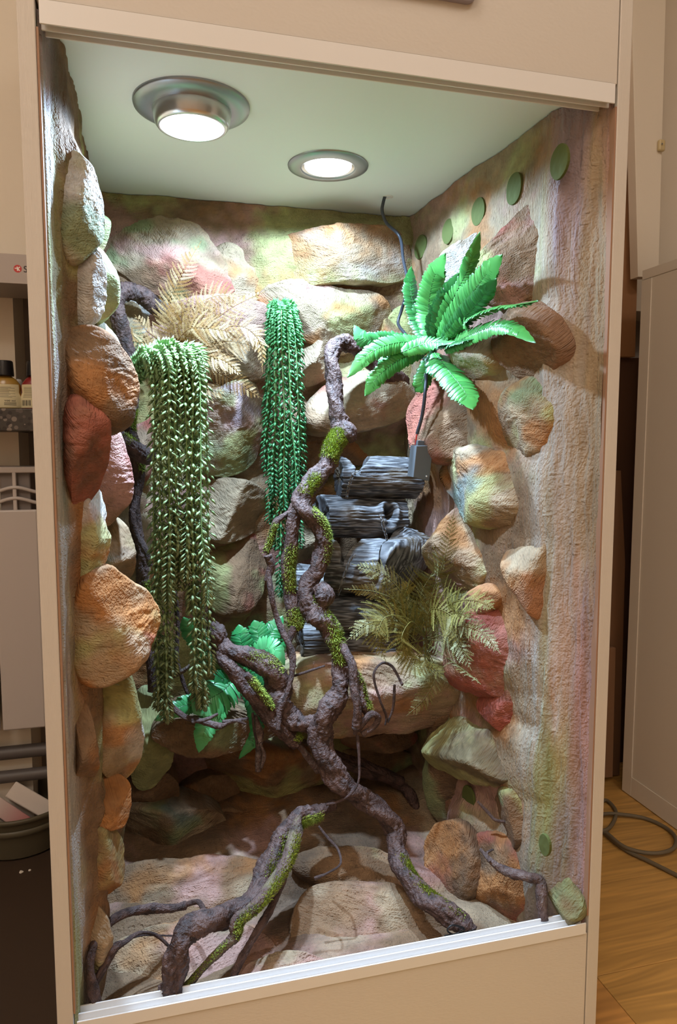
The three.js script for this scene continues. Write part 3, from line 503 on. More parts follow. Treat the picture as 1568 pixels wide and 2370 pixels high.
/* ---------- log fountain ---------- */
{
  const o = thing('log_fountain', 'small resin fountain of stacked grey logs with water trickling down, on the rock ledge', 'fountain', atZ(800, 1522, -.40));
  const grain = (s, a, x) => { const w = .10 * N3(s * 1.2, a * 1.5, x); return [1 - Math.abs(N3(s * .8 + x, (a + w) * 6, x * 3)) * 2.4, 1 - Math.abs(N3(s * 1.7 + 4, (a + w) * 15, x * 5)) * 2.4]; };
  // a log from A to B; carve(s, angle) scales the radius; angle 0 looks up, quarter turn looks to the front
  function log(A, B, r0, r1, id, carve, endTilt = [0, 0]) {
    const ax = B.clone().sub(A), L = ax.length(); ax.normalize(); const fr = V(0, 0, 1).addScaledVector(ax, -ax.z).normalize(), up = fr.clone().cross(ax).normalize(); if (up.y < 0) up.negate();
    const NS = 110, NA = 150, g = new Geo(), cap = 9, W1 = NA + 1, rowsAt = [];
    for (let i = -cap; i <= NS + cap; i++) {
      const s = Math.max(0, Math.min(1, i / NS)), inn = i < 0 ? 1 + i / cap : i > NS ? 1 - (i - NS) / cap : 1;
      for (let k = 0; k <= NA; k++) {
        const a = (k % NA) / NA * 6.28318 - Math.PI, [g1, g2] = grain(s * L * 12, a * 1.3, id);
        let r = mixN(r0, r1, s) * (1 + .08 * N3(s * L * 14, Math.cos(a) * 1.5, Math.sin(a) * 1.5 + id)); const cv = carve ? carve(s, a) : 1;
        r = r * cv + (.0016 * g1 + .0011 * g2) * (cv > .9 || cv < .9 ? 1 : 1); const re = r * inn;
        const tl = i <= 0 ? endTilt[0] : i >= NS ? endTilt[1] : mixN(endTilt[0], endTilt[1], s), along = s * L + tl * Math.sin(a) * re + (inn < 1 ? (i < 0 ? 1 : -1) * .004 * (1 - inn) + .0025 * N3(Math.cos(a) * inn * 4, Math.sin(a) * inn * 4, id) + .0008 * Math.sin(inn * 40) : 0) + (i === 0 || i === NS || inn < 1 ? .004 * N3(Math.cos(a) * 3, Math.sin(a) * 3, id + s) : 0);
        const p = A.clone().addScaledVector(ax, along).addScaledVector(up, Math.cos(a) * re).addScaledVector(fr, Math.sin(a) * re);
        const c = inn < 1 ? grainCol(.3 + .5 * Math.abs(Math.sin(inn * 26 + N3(a, inn * 3, id))), .4, p) : grainCol(.5 + .5 * g2, .5 + .5 * g1, p);
        g.v(p, c, s * L * 6, a * .3);
      }
    }
    for (let i = 0; i < NS + 2 * cap; i++) for (let k = 0; k < NA; k++) { const b = i * W1 + k; g.q(b, b + W1, b + W1 + 1, b + 1); }
    return g.done();
  }
  const Z = (x, y, z) => atZ(x, y, z), K = (p) => depthOf(p) / FOCAL;
  const notch = (s0, L, wTop, a1, deep) => (s, a) => { const t = ss(a1, -.25, a), w = wTop * Math.max(.12, t); const d = Math.abs((s - s0) * L - .003 * Math.sin(a * 3)) / w; return a > a1 || a < -1.4 ? 1 : 1 - deep * (1 - ss(.55, 1, d)) * ss(a1, a1 - .5, a); };
  // upper log with a V spout
  const l1a = Z(784, 1104, -.405), l1b = Z(958, 1106, -.40), r1 = 46 * K(l1a);
  part('log', log(l1a, l1b, r1, r1 * 1.0, 1, notch(.19, .13, .030, 1.5, .72), [0, .25]), woodResin, o, { label: 'top log with a notched spout' });
  const l2a = Z(742, 1196, -.40), l2b = Z(930, 1198, -.405), r2 = 47 * K(l2a);
  const hole = (s, a) => { const x = (s - .745) * .145, y = (a - 1.2) * r2, d = Math.hypot(x, y * (y < 0 ? 1 : .62)) / .0098, rim = Math.exp(-Math.pow((d - 1.55) / .55, 2)) * .26, fl = a < -.1 && a > -1.7 && s > .06 && s < .62 ? -.30 * ss(.06, .12, s) * ss(.62, .55, s) : 0; return 1 + rim + fl - .75 * (1 - ss(.55, 1.1, d)); };
  part('log', log(l2a, l2b, r2, r2 * .98, 2, hole, [.15, 0]), woodResin, o, { label: 'second log with a knot hole spout' });
  const l3a = Z(757, 1306, -.375), l3b = Z(893, 1312, -.345), r3 = 60 * K(l3a);
  part('log', log(l3a, l3b, r3, r3 * 1.02, 3, (s, a) => notch(.34, .11, .028, 1.5, .68)(s, a) * (a < -.05 && a > -1.9 ? 1 - .35 * ss(.1, .2, s) * ss(-.05, -.3, a) : 1), [0, -.3]), woodResin, o, { label: 'third log with a notched spout' });
  const grey = (name, z, T, pts, x) => part(name, stoneGeo('b', z, T, 'd', pts, { wood: true, facets: 2, back: .05, e: .3, tilt: .95, rel: .001, ...x }), woodResin, o);
  grey('split_log', -.345, .022, '892,1262 930,1250 1006,1246 992,1290 950,1345 915,1385 893,1372 888,1320', { n: V(.62, .12, .78).normalize() });
  grey('basin_rim', -.375, .02, '905,1245 930,1236 1000,1244 1004,1256 940,1262 905,1256', { n: V(.1, .8, .6).normalize(), tilt: .1 });
  const l4a = Z(676, 1352, -.40), l4b = Z(812, 1356, -.395), r4 = 45 * K(l4a); part('log', log(l4a, l4b, r4, r4, 4, null), woodResin, o);
  const l5a = Z(748, 1424, -.355), l5b = Z(905, 1424, -.355), r5 = 40 * K(l5a); part('log', log(l5a, l5b, r5, r5, 5, null), woodResin, o);
  const l6a = Z(694, 1490, -.375), l6b = Z(905, 1486, -.37), r6 = 46 * K(l6a); part('log', log(l6a, l6b, r6, r6, 6, null), woodResin, o);
  const water = P({ color: 0xffffff, transmission: 1, thickness: .006, roughness: .04, ior: 1.33 });
  for (const [pts, r, s] of [['818,1092 816,1100 811,1118 806,1136 803,1154', 3.4, 1], ['880,1190 884,1200 889,1222 894,1242 897,1258', 3.8, 2], ['822,1282 812,1294 802,1320 791,1350 783,1378', 3.6, 3]]) {
    const q = pts2(pts).map(([x, y], i) => Z(x, y, s === 3 ? -.312 : s === 2 ? -.345 : -.352)), cu = new THREE.CatmullRomCurve3(q), g = new THREE.TubeGeometry(cu, 90, r * K(q[0]), 12), a = g.attributes.position, nn = g.attributes.normal;
    for (let i = 0; i < a.count; i++) { const t = Math.floor(i / 13) / 90, k = r * K(q[0]) * (.40 * N3(a.getX(i) * 260, a.getY(i) * 170, a.getZ(i) * 260 + s) - .35 * t + .14 * Math.sin(t * 34 + s)); a.setXYZ(i, a.getX(i) + nn.getX(i) * k, a.getY(i) + nn.getY(i) * k, a.getZ(i) + nn.getZ(i) * k); }
    g.computeVertexNormals(); part('water_stream', g, water, o, { label: 'thin trickle of clear water' });
  }
}

/* ---------- jungle vines ---------- */
const BARK = [.046, .023, .019], BARK2 = [.098, .054, .044], BARKD = [.018, .010, .009];
/* path "x,y,cm,r ..." : pixel, distance behind the cabinet front in cm, radius in pixels */
function vinePath(s) { return pts2(s).map(([x, y, z, r]) => { const p = atZ(x, y, -z / 100); return { p, r: r * depthOf(p) / FOCAL }; }); }
function vineCurve(s) {
  const q = vinePath(s), cu = new THREE.CatmullRomCurve3(q.map(k => k.p), false, 'centripetal'), n = q.length - 1;
  return { cu, L: cu.getLength(), rad: t => { const x = t * n, i = Math.min(n - 1, Math.floor(x)), f = x - i; return mixN(q[i].r, q[i + 1].r, f * f * (3 - 2 * f)); } };
}
function vineGeo(s, o = {}) {
  const { cu, L, rad } = vineCurve(s), rm = rad(.5), NS = Math.max(16, Math.min(900, Math.ceil(L / Math.max(.001, rm * .14)))), NA = o.na || (rm > .006 ? 40 : 16), g = new Geo(), id = o.id || (seed % 50), W1 = NA + 1, tw = o.twist ?? 40, cl = o.col || BARK;
  let T0 = cu.getTangent(0), Nn = Math.abs(T0.y) > .8 ? V(0, 0, 1) : V(0, 1, 0); Nn.addScaledVector(T0, -Nn.dot(T0)).normalize();
  for (let i = -1; i <= NS + 1; i++) {
    const t = Math.max(0, Math.min(1, i / NS)), p = cu.getPoint(t), T = cu.getTangent(t); Nn.addScaledVector(T, -Nn.dot(T)).normalize(); const B = T.clone().cross(Nn);
    const R = rad(t), end = i < 0 || i > NS;
    for (let k = 0; k <= NA; k++) {
      const a = (k % NA) / NA * 6.28318, ca = Math.cos(a), sa = Math.sin(a), x = p.x + Nn.x * ca * R, y = p.y + Nn.y * ca * R, z = p.z + Nn.z * ca * R;
      const knob = fbm(x / R * .35 + id, y / R * .35, (z + B.z * sa * R) / R * .35 + sa, 3), rid = Math.cos(a * (o.ridges || 2) + tw * t * L * 3 + 2 * knob), fine = 1 - 2 * Math.abs(N3(ca * 3.6 + t * L * tw, sa * 3.6, t * L * 75 + id)), fine2 = N3(ca * 7, sa * 7, t * L * 260);
      let r = R * (1 + .17 * knob + (o.ridge ?? .10) * rid + .17 * fine + .12 * fine2); if (end) r *= .02;
      const v = V(p.x + (Nn.x * ca + B.x * sa) * r, p.y + (Nn.y * ca + B.y * sa) * r, p.z + (Nn.z * ca + B.z * sa) * r);
      const c0 = mixC(cl, BARK2, ss(-.1, .5, fine * .5 + knob)), c = mixC(c0, BARKD, ss(.1, .5, N3(v.x * 70, v.y * 70, v.z * 70 + id)) * .6);
      g.v(v, c, k / NA, t * L * 15);
    }
  }
  for (let i = 0; i < NS + 2; i++) for (let k = 0; k < NA; k++) { const b = i * W1 + k; g.q(b, b + 1, b + W1 + 1, b + W1); }
  return seam(g.done(), NS + 3, W1);
}
function seam(geo, rows, W1) { const n = geo.attributes.normal; for (let i = 0; i < rows; i++) { const a = i * W1, b = a + W1 - 1, x = n.getX(a) + n.getX(b), y = n.getY(a) + n.getY(b), z = n.getZ(a) + n.getZ(b), l = Math.hypot(x, y, z) || 1; n.setXYZ(a, x / l, y / l, z / l); n.setXYZ(b, x / l, y / l, z / l); } return geo; }
/* moss: short upright fibres on the side (dx, dy, dz) of a vine between t0 and t1 */
function mossGeo(s, t0, t1, dir, o = {}) {
  const { cu, L, rad } = vineCurve(s), g = new Geo(), D = V(...dir).normalize(), spread = o.spread ?? 1.2, n = Math.round((t1 - t0) * L * (o.n || 26000) * Math.min(1, rad((t0 + t1) / 2) / .009 + .25));
  for (let i = 0; i < n; i++) {
    const t = mixN(t0, t1, rnd()), edge = Math.min(1, Math.min(t - t0, t1 - t) / (t1 - t0) * 6); if (rnd() > edge * .9 + .1) continue;
    const p = cu.getPoint(t), T = cu.getTangent(t), e = D.clone().addScaledVector(T, -D.dot(T)).normalize(), f = T.clone().cross(e), a = (rnd() + rnd() - 1) * spread, nn = e.multiplyScalar(Math.cos(a)).addScaledVector(f, Math.sin(a));
    const R = rad(t) * 1.04, h = (o.h || .0042) * rr(.5, 1.3) * (1.1 - .5 * Math.abs(a) / spread), w = .00035 * rr(.8, 1.6), dirv = nn.clone().add(V(rr(-.7, .7), rr(-.7, .7), rr(-.7, .7))).normalize(), b = p.clone().addScaledVector(nn, R), sd = dirv.clone().cross(T).normalize().multiplyScalar(w);
    const q = rnd(), c = mixC([.15, .21, .02], [.50, .58, .10], q * q * .9 + .1 * rnd()), cb = [c[0] * .8, c[1] * .8, c[2] * .8];
    const m = b.clone().addScaledVector(dirv, h * .6), tip = b.clone().addScaledVector(dirv, h).add(V(rr(-1, 1), rr(-1, 1), rr(-1, 1)).multiplyScalar(h * .35));
    const i0 = g.v(b.clone().sub(sd), cb), i1 = g.v(b.clone().add(sd), cb), i2 = g.v(m.clone().add(sd), c), i3 = g.v(m.clone().sub(sd), c), i4 = g.v(tip, c); g.q(i0, i1, i2, i3); g.t(i3, i2, i4);
  }
  return g.done();
}
function vine(name, label, segs) {
  const first = vinePath(segs[0][1])[0].p, o = thing(name, label, name.includes('root') ? 'root' : 'vine', first);
  for (const [n, s, opt, moss] of segs) { seed = Math.imul(seed, 17) + 911 | 0; const m = part(n, vineGeo(s, opt || {}), barkMat, o); for (const k of moss || []) part('moss', mossGeo(s, ...k), mossMat, m, { kind: 'stuff', label: 'bright green moss' }); }
  return o;
}
vine('jungle_vine', 'thick brown vine arching at the upper left wall and running down behind the hanging plant', [
  ['stem', '390,738,45,14 362,712,43,17 325,682,41,18 290,674,40,19 268,694,39,18 274,735,39,17 290,790,40,16 304,850,40,14 308,920,40,12 300,985,39,12 312,1040,39,13 322,1100,40,12 312,1170,40,11 318,1240,40,13 330,1300,40,14 330,1350,40,13 345,1420,39,11 345,1480,39,10 352,1550,38,10 352,1600,38,9', { ridge: .06 }, [[.44, .49, [1, .3, .4]], [.54, .57, [1, 0, .6]], [.78, .82, [1, .2, .4]]]],
  ['branch', '268,1000,36,10 285,1020,35,17 318,1044,33,18 350,1062,32,16', {}, [[.3, .6, [.4, 1, .3], { n: 12000 }]]],
  ['branch', '318,1150,38,6 306,1190,37,7 318,1240,37,7 336,1270,36,6 348,1310,36,6', {}],
]);
vine('jungle_vine', 'long twisted brown vine hanging from the right back wall down to the front right floor', [
  ['stem', '932,892,45,20 890,860,42,19 845,818,40,18 808,796,38,17 778,796,37,15 768,830,36,16 774,890,35,16 780,950,34,17 790,1000,33,19 772,1030,32,18 756,1075,31,18 728,1110,30,20 700,1150,29,19 706,1180,28,18 738,1215,28,17 748,1255,28,17 738,1310,28,18 716,1350,28,19 712,1395,27,19 738,1425,26,25 768,1462,25,20 784,1510,24,17 790,1560,23,18 784,1605,22,20 758,1650,21,24 742,1700,21,25 755,1755,20,25 788,1810,19,23 832,1842,19,20 882,1876,18,20 916,1925,17,20 918,1970,15,20 938,2020,12,20 975,2070,9,21 1020,2105,6,22 1075,2140,4,20 1098,2158,3,12', { ridge: .14, ridges: 2 }, [[.222, .275, [-.1, .3, 1], { spread: 2.4, h: .006, n: 42000 }], [.30, .335, [.3, .6, 1]], [.365, .44, [1, .5, .5]], [.49, .52, [1, 0, .3]], [.53, .565, [.6, .6, .8], { h: .005 }], [.56, .60, [.1, .3, 1], { spread: 1.5, h: .006, n: 42000 }], [.87, .97, [.7, 1, 0], { h: .003 }]]],
  ['knot', '790,985,33,14 808,1000,32,17 818,1022,32,9', {}],
  ['branch', '694,1160,29,15 680,1200,29,14 676,1250,29,15 668,1310,29,15 670,1360,29,14 678,1410,28,14 684,1440,28,18 690,1458,28,12', {}, [[.30, .62, [.4, 0, 1], { spread: 1.6, n: 40000 }], [.70, .96, [.2, 0, 1], { spread: 1.6, n: 40000 }]]],
  ['knot', '738,1355,27,14 752,1380,26,20 748,1405,26,12', {}],
  ['root', '770,1470,25,10 795,1500,23,10 815,1540,21,9 820,1590,20,9 828,1640,19,9 826,1682,19,10 822,1700,19,4', { ridge: .05 }],
  ['root', '808,1540,22,12 830,1590,21,13 842,1630,20,11 852,1650,20,9', {}, [[.1, .9, [1, 0, .3]]]],
  ['root', '828,1690,19,6 862,1652,19,7 876,1660,19,6 868,1680,19,6 838,1700,19,6', {}],
]);
vine('jungle_vine', 'mossy brown vine with two twisted strands bending across the lower left floor', [
  ['stem', '775,1862,20,10 735,1878,19,14 692,1892,18,17 668,1918,17,19 650,1955,16,24 625,2000,14,25 605,2050,12,24 572,2095,9,22 520,2122,7,22 465,2135,5,25 430,2160,4,24 412,2200,3,24 405,2250,2.7,25 392,2300,2.6,25 370,2325,2.5,14', { ridge: .16 }, [[.06, .20, [0, -.6, .8], { h: .006, n: 40000 }], [.22, .42, [.6, .3, .8], { n: 16000 }]]],
  ['strand', '690,1890,17,8 684,1930,15,14 668,1985,12,15 635,2045,9,15 590,2100,6,14 550,2135,5,14 545,2165,4.5,13 520,2190,4,9 470,2240,3.5,8 430,2285,3,8 395,2312,2.7,7', { col: [.15, .12, .06] }, [[.10, .62, [.5, .4, .9], { h: .003, n: 20000 }], [.66, .98, [.4, .8, .3], { h: .002, n: 15000 }]]],
  ['root', '672,1960,14,12 655,2030,11,9 628,2100,8,8 590,2165,5,8 556,2225,4,8 534,2278,3.4,8', {}],
]);
vine('jungle_vine', 'forked brown vine with a knobbly end in front of the ledge, joining the long vine', [
  ['stem', '498,1462,30,14 505,1490,29,18 512,1520,28,12', {}],
  ['branch', '505,1480,29,14 530,1505,28,17 580,1522,27,20 625,1545,26,25 645,1590,26,26 648,1630,25,24 672,1660,24,22 706,1676,23,18 745,1668,22,14', { ridge: .12 }, [[.22, .42, [0, 1, .6], { h: .003 }]]],
  ['branch', '500,1498,29,15 530,1540,27,16 570,1588,26,17 612,1640,25,18 655,1690,24,17 690,1720,24,15', {}, [[.9, .99, [.5, .8, .4]]]],
  ['knot', '488,1452,30,16 505,1468,29,20 520,1478,29,12', {}], ['twig', '690,1722,24,7 715,1755,24,7 738,1785,24,8', { col: [.2, .15, .14] }],
  ['twig', '570,1560,24,8 600,1600,24,8 630,1640,24,7', {}, [[.1, 1, [.5, .6, .6], { spread: 2 }]]],
]);
vine('hanging_root', 'thin knotted brown root hanging left of the fountain from the mossy vine', [
  ['stem', '690,1180,29,9 660,1192,29,6 640,1208,29,7 628,1245,29,8 616,1280,29,8', {}, [[.5, 1, [0, 0, 1], { spread: 2, h: .003 }]]],
  ['stem', '620,1285,28,9 628,1310,28,8 618,1345,28,7', {}], ['stem', '622,1320,28,6 628,1375,27,6 640,1425,27,6 656,1465,26,7 676,1510,25,7 676,1560,24,6 660,1620,23,5 648,1650,23,7 644,1690,22,4', {}], ['stem', '680,1450,27,8 668,1500,26,5 682,1545,25,5', {}],
]);
vine('hanging_root', 'short bundle of pale dead roots hanging under the left ledge', [['stem', '592,1655,26,4 600,1700,26,9 600,1740,26,8 598,1785,26,6', { col: [.22, .16, .14] }], ['stem', '603,1720,25,3 612,1750,25,4 605,1778,25,3', { col: [.22, .16, .14] }], ['stem', '585,1650,25.5,3 588,1690,25.5,2 596,1720,25.5,3', {}]]);
vine('twig', 'thin forked twig lying along the front of the left ledge', [['stem', '390,1628,26,5 430,1660,25,6 470,1670,24,6 510,1680,24,7 530,1672,24,4 575,1662,25,2.5', { col: [.16, .11, .1] }], ['branch', '445,1672,24,3 480,1664,23,4 505,1652,23,3', { col: [.18, .13, .12] }], ['branch', '515,1670,24,3 545,1668,24,3 570,1676,24,2', { col: [.18, .13, .12] }]]);
vine('thin_root', 'thin wiry root dangling in a loop from the root right of the long vine', [['stem', '828,1702,19,3.5 832,1760,18,2.6 830,1810,17,2.6 812,1838,17,2.4 782,1856,18,2.8 755,1862,18,2.4', { col: [.14, .08, .07] }]]);
vine('dead_branch', 'dark dead branch leaning in the shaded hollow behind the long vine', [['stem', '775,1760,36,9 850,1790,37,9 920,1812,38,10 950,1840,36,11 975,1900,33,8 1010,1970,27,8 1040,2030,21,8 1062,2070,16,7', {}], ['branch', '770,1745,37,9 850,1775,38,12 930,1810,38,12', {}]]);
vine('dead_branch', 'crooked grey dead branch standing in the lower right corner', [['stem', '1258,2128,2.4,11 1254,2080,3,12 1250,2040,4,11 1215,2028,5,10 1170,2015,7,9 1145,2000,8,7 1112,1965,10,3', { col: [.19, .14, .125] }], ['branch', '1170,2018,7,4 1190,2032,6,4 1215,2030,5,3', { col: [.2, .15, .14] }], ['twig', '1135,1995,8,3 1128,1975,9,3 1142,1966,9,2', { col: [.2, .15, .14] }]]);
vine('twig', 'thin curved twig on the lower right wall above the grey branch', [['stem', '1106,1855,14,2.5 1130,1880,13,3 1148,1898,12,3.4 1180,1902,11,3', { col: [.2, .12, .09] }]]);
vine('twig', 'thin dark twig bent over the floor behind the mossy vine', [['stem', '738,1912,14,2.2 760,1940,13,2.8 782,1965,12,2.8 788,2000,10,2.2 760,2020,10,2 728,2034,10,4', { col: [.08, .05, .045] }]]);
vine('curled_root', 'thin brown root curling up in the front left corner', [
  ['stem', '228,2345,2.6,11 215,2290,2.7,12 208,2240,3,9 216,2190,4,8 240,2150,6,8 280,2118,8,9 340,2104,10,10 400,2102,11,8 428,2096,12,9', {}], ['branch', '212,2290,2.8,8 240,2240,4,8 265,2195,5,10 290,2180,6,5 320,2160,7,4 360,2164,8,3.5 392,2190,8,3', {}], ['twig', '425,2095,12,5 460,2088,11,5 472,2105,10,5 485,2118,9,5', {}], ['twig', '290,2176,6,2.5 330,2165,8,2 405,2166,9,1.5', {}],
]);
vine('thin_root', 'two thin wiry roots arching in front of the rock ledge below the fern', [['stem', '932,1585,19,3 905,1540,22,3 885,1535,22,2.6 866,1560,21,2.4 880,1620,20,2.6 895,1660,20,2.6 892,1678,20,2', { col: [.05, .035, .03] }], ['stem', '914,1585,20,3 910,1640,20,2.6 898,1672,20,2.4', { col: [.06, .04, .035] }]]);
vine('twig', 'thin dark twig sticking out over the ledge beside the long vine', [['stem', '676,1566,26,2.5 710,1555,24,3 752,1541,23,2', { col: [.07, .04, .035] }]]);
vine('thin_root', 'thin root behind the hanging plant on the lower left', [['stem', '405,1370,33,5 412,1450,33,4.5 410,1520,32,4 425,1580,31,4 450,1640,30,4', {}], ['branch', '402,1564,30,5 425,1552,29,5 440,1540,29,4', { col: [.3, .25, .2] }]]);

{ const q = [[1098, 2150, 1.9], [1080, 2158, 1.8], [1050, 2163, 1.7], [1036, 2152, 1.9], [1046, 2142, 2.2], [1075, 2150, 2.0], [1060, 2160, 1.8], [1030, 2166, 1.6]].map(([x, y, z]) => atZ(x, y, -.024 - z / 500)); solo('wire', new THREE.TubeGeometry(new THREE.CatmullRomCurve3(q), 80, .0011, 8), M({ color: 0x0c0d0f, roughness: .4 }), 'short curl of thin black wire behind the lower door track at the vine foot', 'wire'); }

/* ---------- plants ---------- */
const p3 = s => pts2(s).map(([x, y, z]) => { const p = atZ(x, y, -z / 100); return p.x > .492 ? atX(x, y, .492) : p; });
const vary = (c, k) => { const m = 1 + rr(-k, k); return [c[0] * m, c[1] * m, c[2] * m]; };
function stemGeo(cu, r0, r1, col, n = 40, seg = 6) {
  const g = new Geo(); let Nn = V(.3, .2, 1).normalize();
  for (let i = 0; i <= n; i++) { const t = i / n, p = cu.getPoint(t), T = cu.getTangent(t); Nn.addScaledVector(T, -Nn.dot(T)).normalize(); const B = T.clone().cross(Nn), r = mixN(r0, r1, t); for (let k = 0; k <= seg; k++) { const a = k / seg * 6.2832; g.v(p.clone().addScaledVector(Nn, Math.cos(a) * r).addScaledVector(B, Math.sin(a) * r), col); } }
  for (let i = 0; i < n; i++) for (let k = 0; k < seg; k++) { const b = i * (seg + 1) + k; g.q(b, b + 1, b + seg + 2, b + seg + 1); }
  return g.done();
}
/* hanging succulent: a strand is a stem with closely set needle leaves that point down and out */
function strand(o, path, leafPx, c0, c1) {
  const q = p3(path), cu = new THREE.CatmullRomCurve3(q, false, 'centripetal'), L = cu.getLength(), k = depthOf(q[2]) / FOCAL, len = leafPx * k, step = len * .14, n = Math.floor(L / step), g = new Geo();
  let Nn = V(0, 0, 1); const ph = rr(0, 6);
  for (let i = 3; i < n; i++) {
    const t = i / n, p = cu.getPoint(t), T = cu.getTangent(t); Nn.addScaledVector(T, -Nn.dot(T)).normalize(); const B = T.clone().cross(Nn);
    const a = ph + (i % 2) * Math.PI + Math.floor(i / 2) % 2 * 1.5708 + rr(-.25, .25), out = Nn.clone().multiplyScalar(Math.cos(a)).addScaledVector(B, Math.sin(a)), d = out.clone().multiplyScalar(.72).addScaledVector(T, .72 + rr(-.15, .15)).normalize();
    const l = len * rr(.85, 1.12) * Math.min(1, .45 + (1 - t) * 14), side = d.clone().cross(out).normalize(), nn = side.clone().cross(d).normalize(), w = len * .19;
    const c = vary(mixC(c0, c1, t), .22), b = p.clone().addScaledVector(out, .0006), m = b.clone().addScaledVector(d, l * .5).addScaledVector(nn, l * .05), tip = b.clone().addScaledVector(d, l);
    const v0 = g.v(b, c), vs = [[1, 0], [0, .62], [-1, 0], [0, -.62]].map(([x, y]) => g.v(m.clone().addScaledVector(side, x * w).addScaledVector(nn, y * w), c)), v5 = g.v(tip, c);
    for (let j = 0; j < 4; j++) { g.t(v0, vs[j], vs[(j + 1) % 4]); g.t(v5, vs[(j + 1) % 4], vs[j]); }
  }
  const s = part('strand', stemGeo(cu, .0013, .0006, mixC(c0, [.3, .28, .12], .35), 60), needleMat, o);
  part('needle_leaves', g.done(), needleMat, s, { kind: 'stuff' });
}
{
  const o = thing('hanging_succulent', 'large bushy hanging plant with long sage green strands at the left wall', 'hanging plant', atZ(228, 866, -.38));
  const ends = pts2('352,368,1640,25 374,386,1668,24 392,400,1560,26 408,416,1365,25 358,356,1500,27 420,432,1345,24 442,452,1600,24 456,470,1640,25 466,484,1560,26 432,442,1420,25 398,378,1610,26 446,462,1500,27 378,362,1450,24 414,402,1330,28 458,479,1400,24 366,372,1560,28 436,426,1310,27 450,456,1640,27 388,390,1400,23 426,470,1300,28 404,408,1280,24');
  ends.forEach(([x0, x1, y1, z], i) => { const ya = 838 - 40 * Math.sin(Math.min(1, (x0 - 300) / 140) * 1.57) + (i * 7 % 5) * 9, xm = (x0 + x1) / 2 + (i * 37 % 11) - 5; strand(o, `228,${862 + i % 5 * 4},38 ${290 + i % 4 * 3},${846 + (i * 13 % 40)},34 ${(300 + x0) / 2},${ya + 14},${(34 + z) / 2} ${x0 - 14},${ya},${z + 1} ${x0 + 2},${ya + 38},${z} ${xm},${(ya + y1) / 2 - 120},${z} ${xm + 3},${(ya + y1) / 2 + 120},${z} ${x1},${y1 - 60},${z} ${x1 + 1},${y1},${z}`, 26, [.17, .36, .11], [.22, .26, .125]); });
}
{
  const o = thing('hanging_succulent', 'narrow hanging plant with deep green strands on the middle of the back wall', 'hanging plant', atZ(650, 722, -.44));
  const ends = pts2('624,626,1210,39 636,640,1270,38 646,650,1378,37 660,662,1340,39 672,676,1250,38 684,692,1268,38 694,700,1110,39 628,616,1090,39 652,656,1180,36 668,684,1140,36 640,632,1150,37 678,668,1200,40 690,699,1040,40 622,618,1000,40');
  ends.forEach(([x0, x1, y1, z], i) => { const s = (i * 37 % 11) - 5; strand(o, `650,722,44 ${(650 + x0) / 2},${706 + i % 3 * 5},42 ${x0 + (650 - x0) * .25},${726 + i % 4 * 6},${z + 1} ${x0},${790},${z} ${(x0 + x1) / 2 + s},${(790 + y1) / 2},${z} ${x1},${y1 - 70},${z} ${x1 + 1},${y1},${z}`, 21, [.085, .31, .085], [.03, .15, .055]); });
}
/* leathery fern frond: overlapping toothed leaflets on a midrib, ending in one pointed lobe */
function broadFrond(o, path, wpx, c0, c1, face) {
  const q = p3(path), cu = new THREE.CatmullRomCurve3(q, false, 'centripetal'), L = cu.getLength(), W = wpx * .6 * depthOf(q[q.length >> 1]) / FOCAL, g = new Geo(), n = Math.max(11, Math.round(L / .0050));
  const F = face || V(rr(-.35, .05), .25 + rr(-.2, .3), 1).normalize(), frame = t => { const p = cu.getPoint(t), T = cu.getTangent(t), S = T.clone().cross(F).normalize(), N = S.clone().cross(T).normalize(); return { p, T, S, N }; };
  const prof = t => t < .12 ? .35 + t * 4 : t < .7 ? .83 + .17 * Math.sin((t - .12) / .58 * 3.14) : .83 * (1 - (t - .7) / .36);
  for (let i = 1; i < n; i++) for (const sd of [-1, 1]) {
    const t = i / n * .84, { p, T, S, N } = frame(t), w = W * prof(t) * rr(.9, 1.08), hw = L / n * .62, cc = vary(mixC(c0, c1, rnd() * .6 + t * .3), .12), lift = rr(-.1, .12), d = S.clone().multiplyScalar(sd).addScaledVector(T, .28 + .25 * t).addScaledVector(N, -.10 + lift).normalize();
    const base = p.clone().addScaledVector(N, .0004 + .0003 * (i % 2)), rows = [];
    for (const [f, k, dr] of [[0, .7, 0], [.35, 1.05, .02], [.68, 1.08, -.03], [.9, .8, -.12], [1, .3, -.18]]) { const c = base.clone().addScaledVector(d, w * f).addScaledVector(N, w * dr); rows.push([g.v(c.clone().addScaledVector(T, -hw * k).addScaledVector(N, -.0006), cc), g.v(c.clone().addScaledVector(N, .0004), cc), g.v(c.clone().addScaledVector(T, hw * k).addScaledVector(N, -.0006), cc)]); }
    for (let r = 0; r < 4; r++) { g.q(rows[r][0], rows[r][1], rows[r + 1][1], rows[r + 1][0]); g.q(rows[r][1], rows[r][2], rows[r + 1][2], rows[r + 1][1]); }
  }
  const lob = []; for (let i = 0; i <= 7; i++) { const t = .76 + .24 * i / 7, { p, S, N } = frame(t), w = W * .72 * Math.pow(1 - i / 7, .75) * (i % 2 ? 1.08 : .94) + .0002, cc = mixC(c0, c1, .6); lob.push([g.v(p.clone().addScaledVector(S, -w).addScaledVector(N, -.0006), cc), g.v(p.clone().addScaledVector(N, .0009), cc), g.v(p.clone().addScaledVector(S, w).addScaledVector(N, -.0006), cc)]); }
  for (let r = 0; r < 7; r++) { g.q(lob[r][0], lob[r][1], lob[r + 1][1], lob[r + 1][0]); g.q(lob[r][1], lob[r][2], lob[r + 1][2], lob[r + 1][1]); }
  const m = part('frond', g.done(), leafMat, o);
  part('midrib', stemGeo(cu, .0011, .0004, [.02, .10, .02], 30), leafMat, m);
}
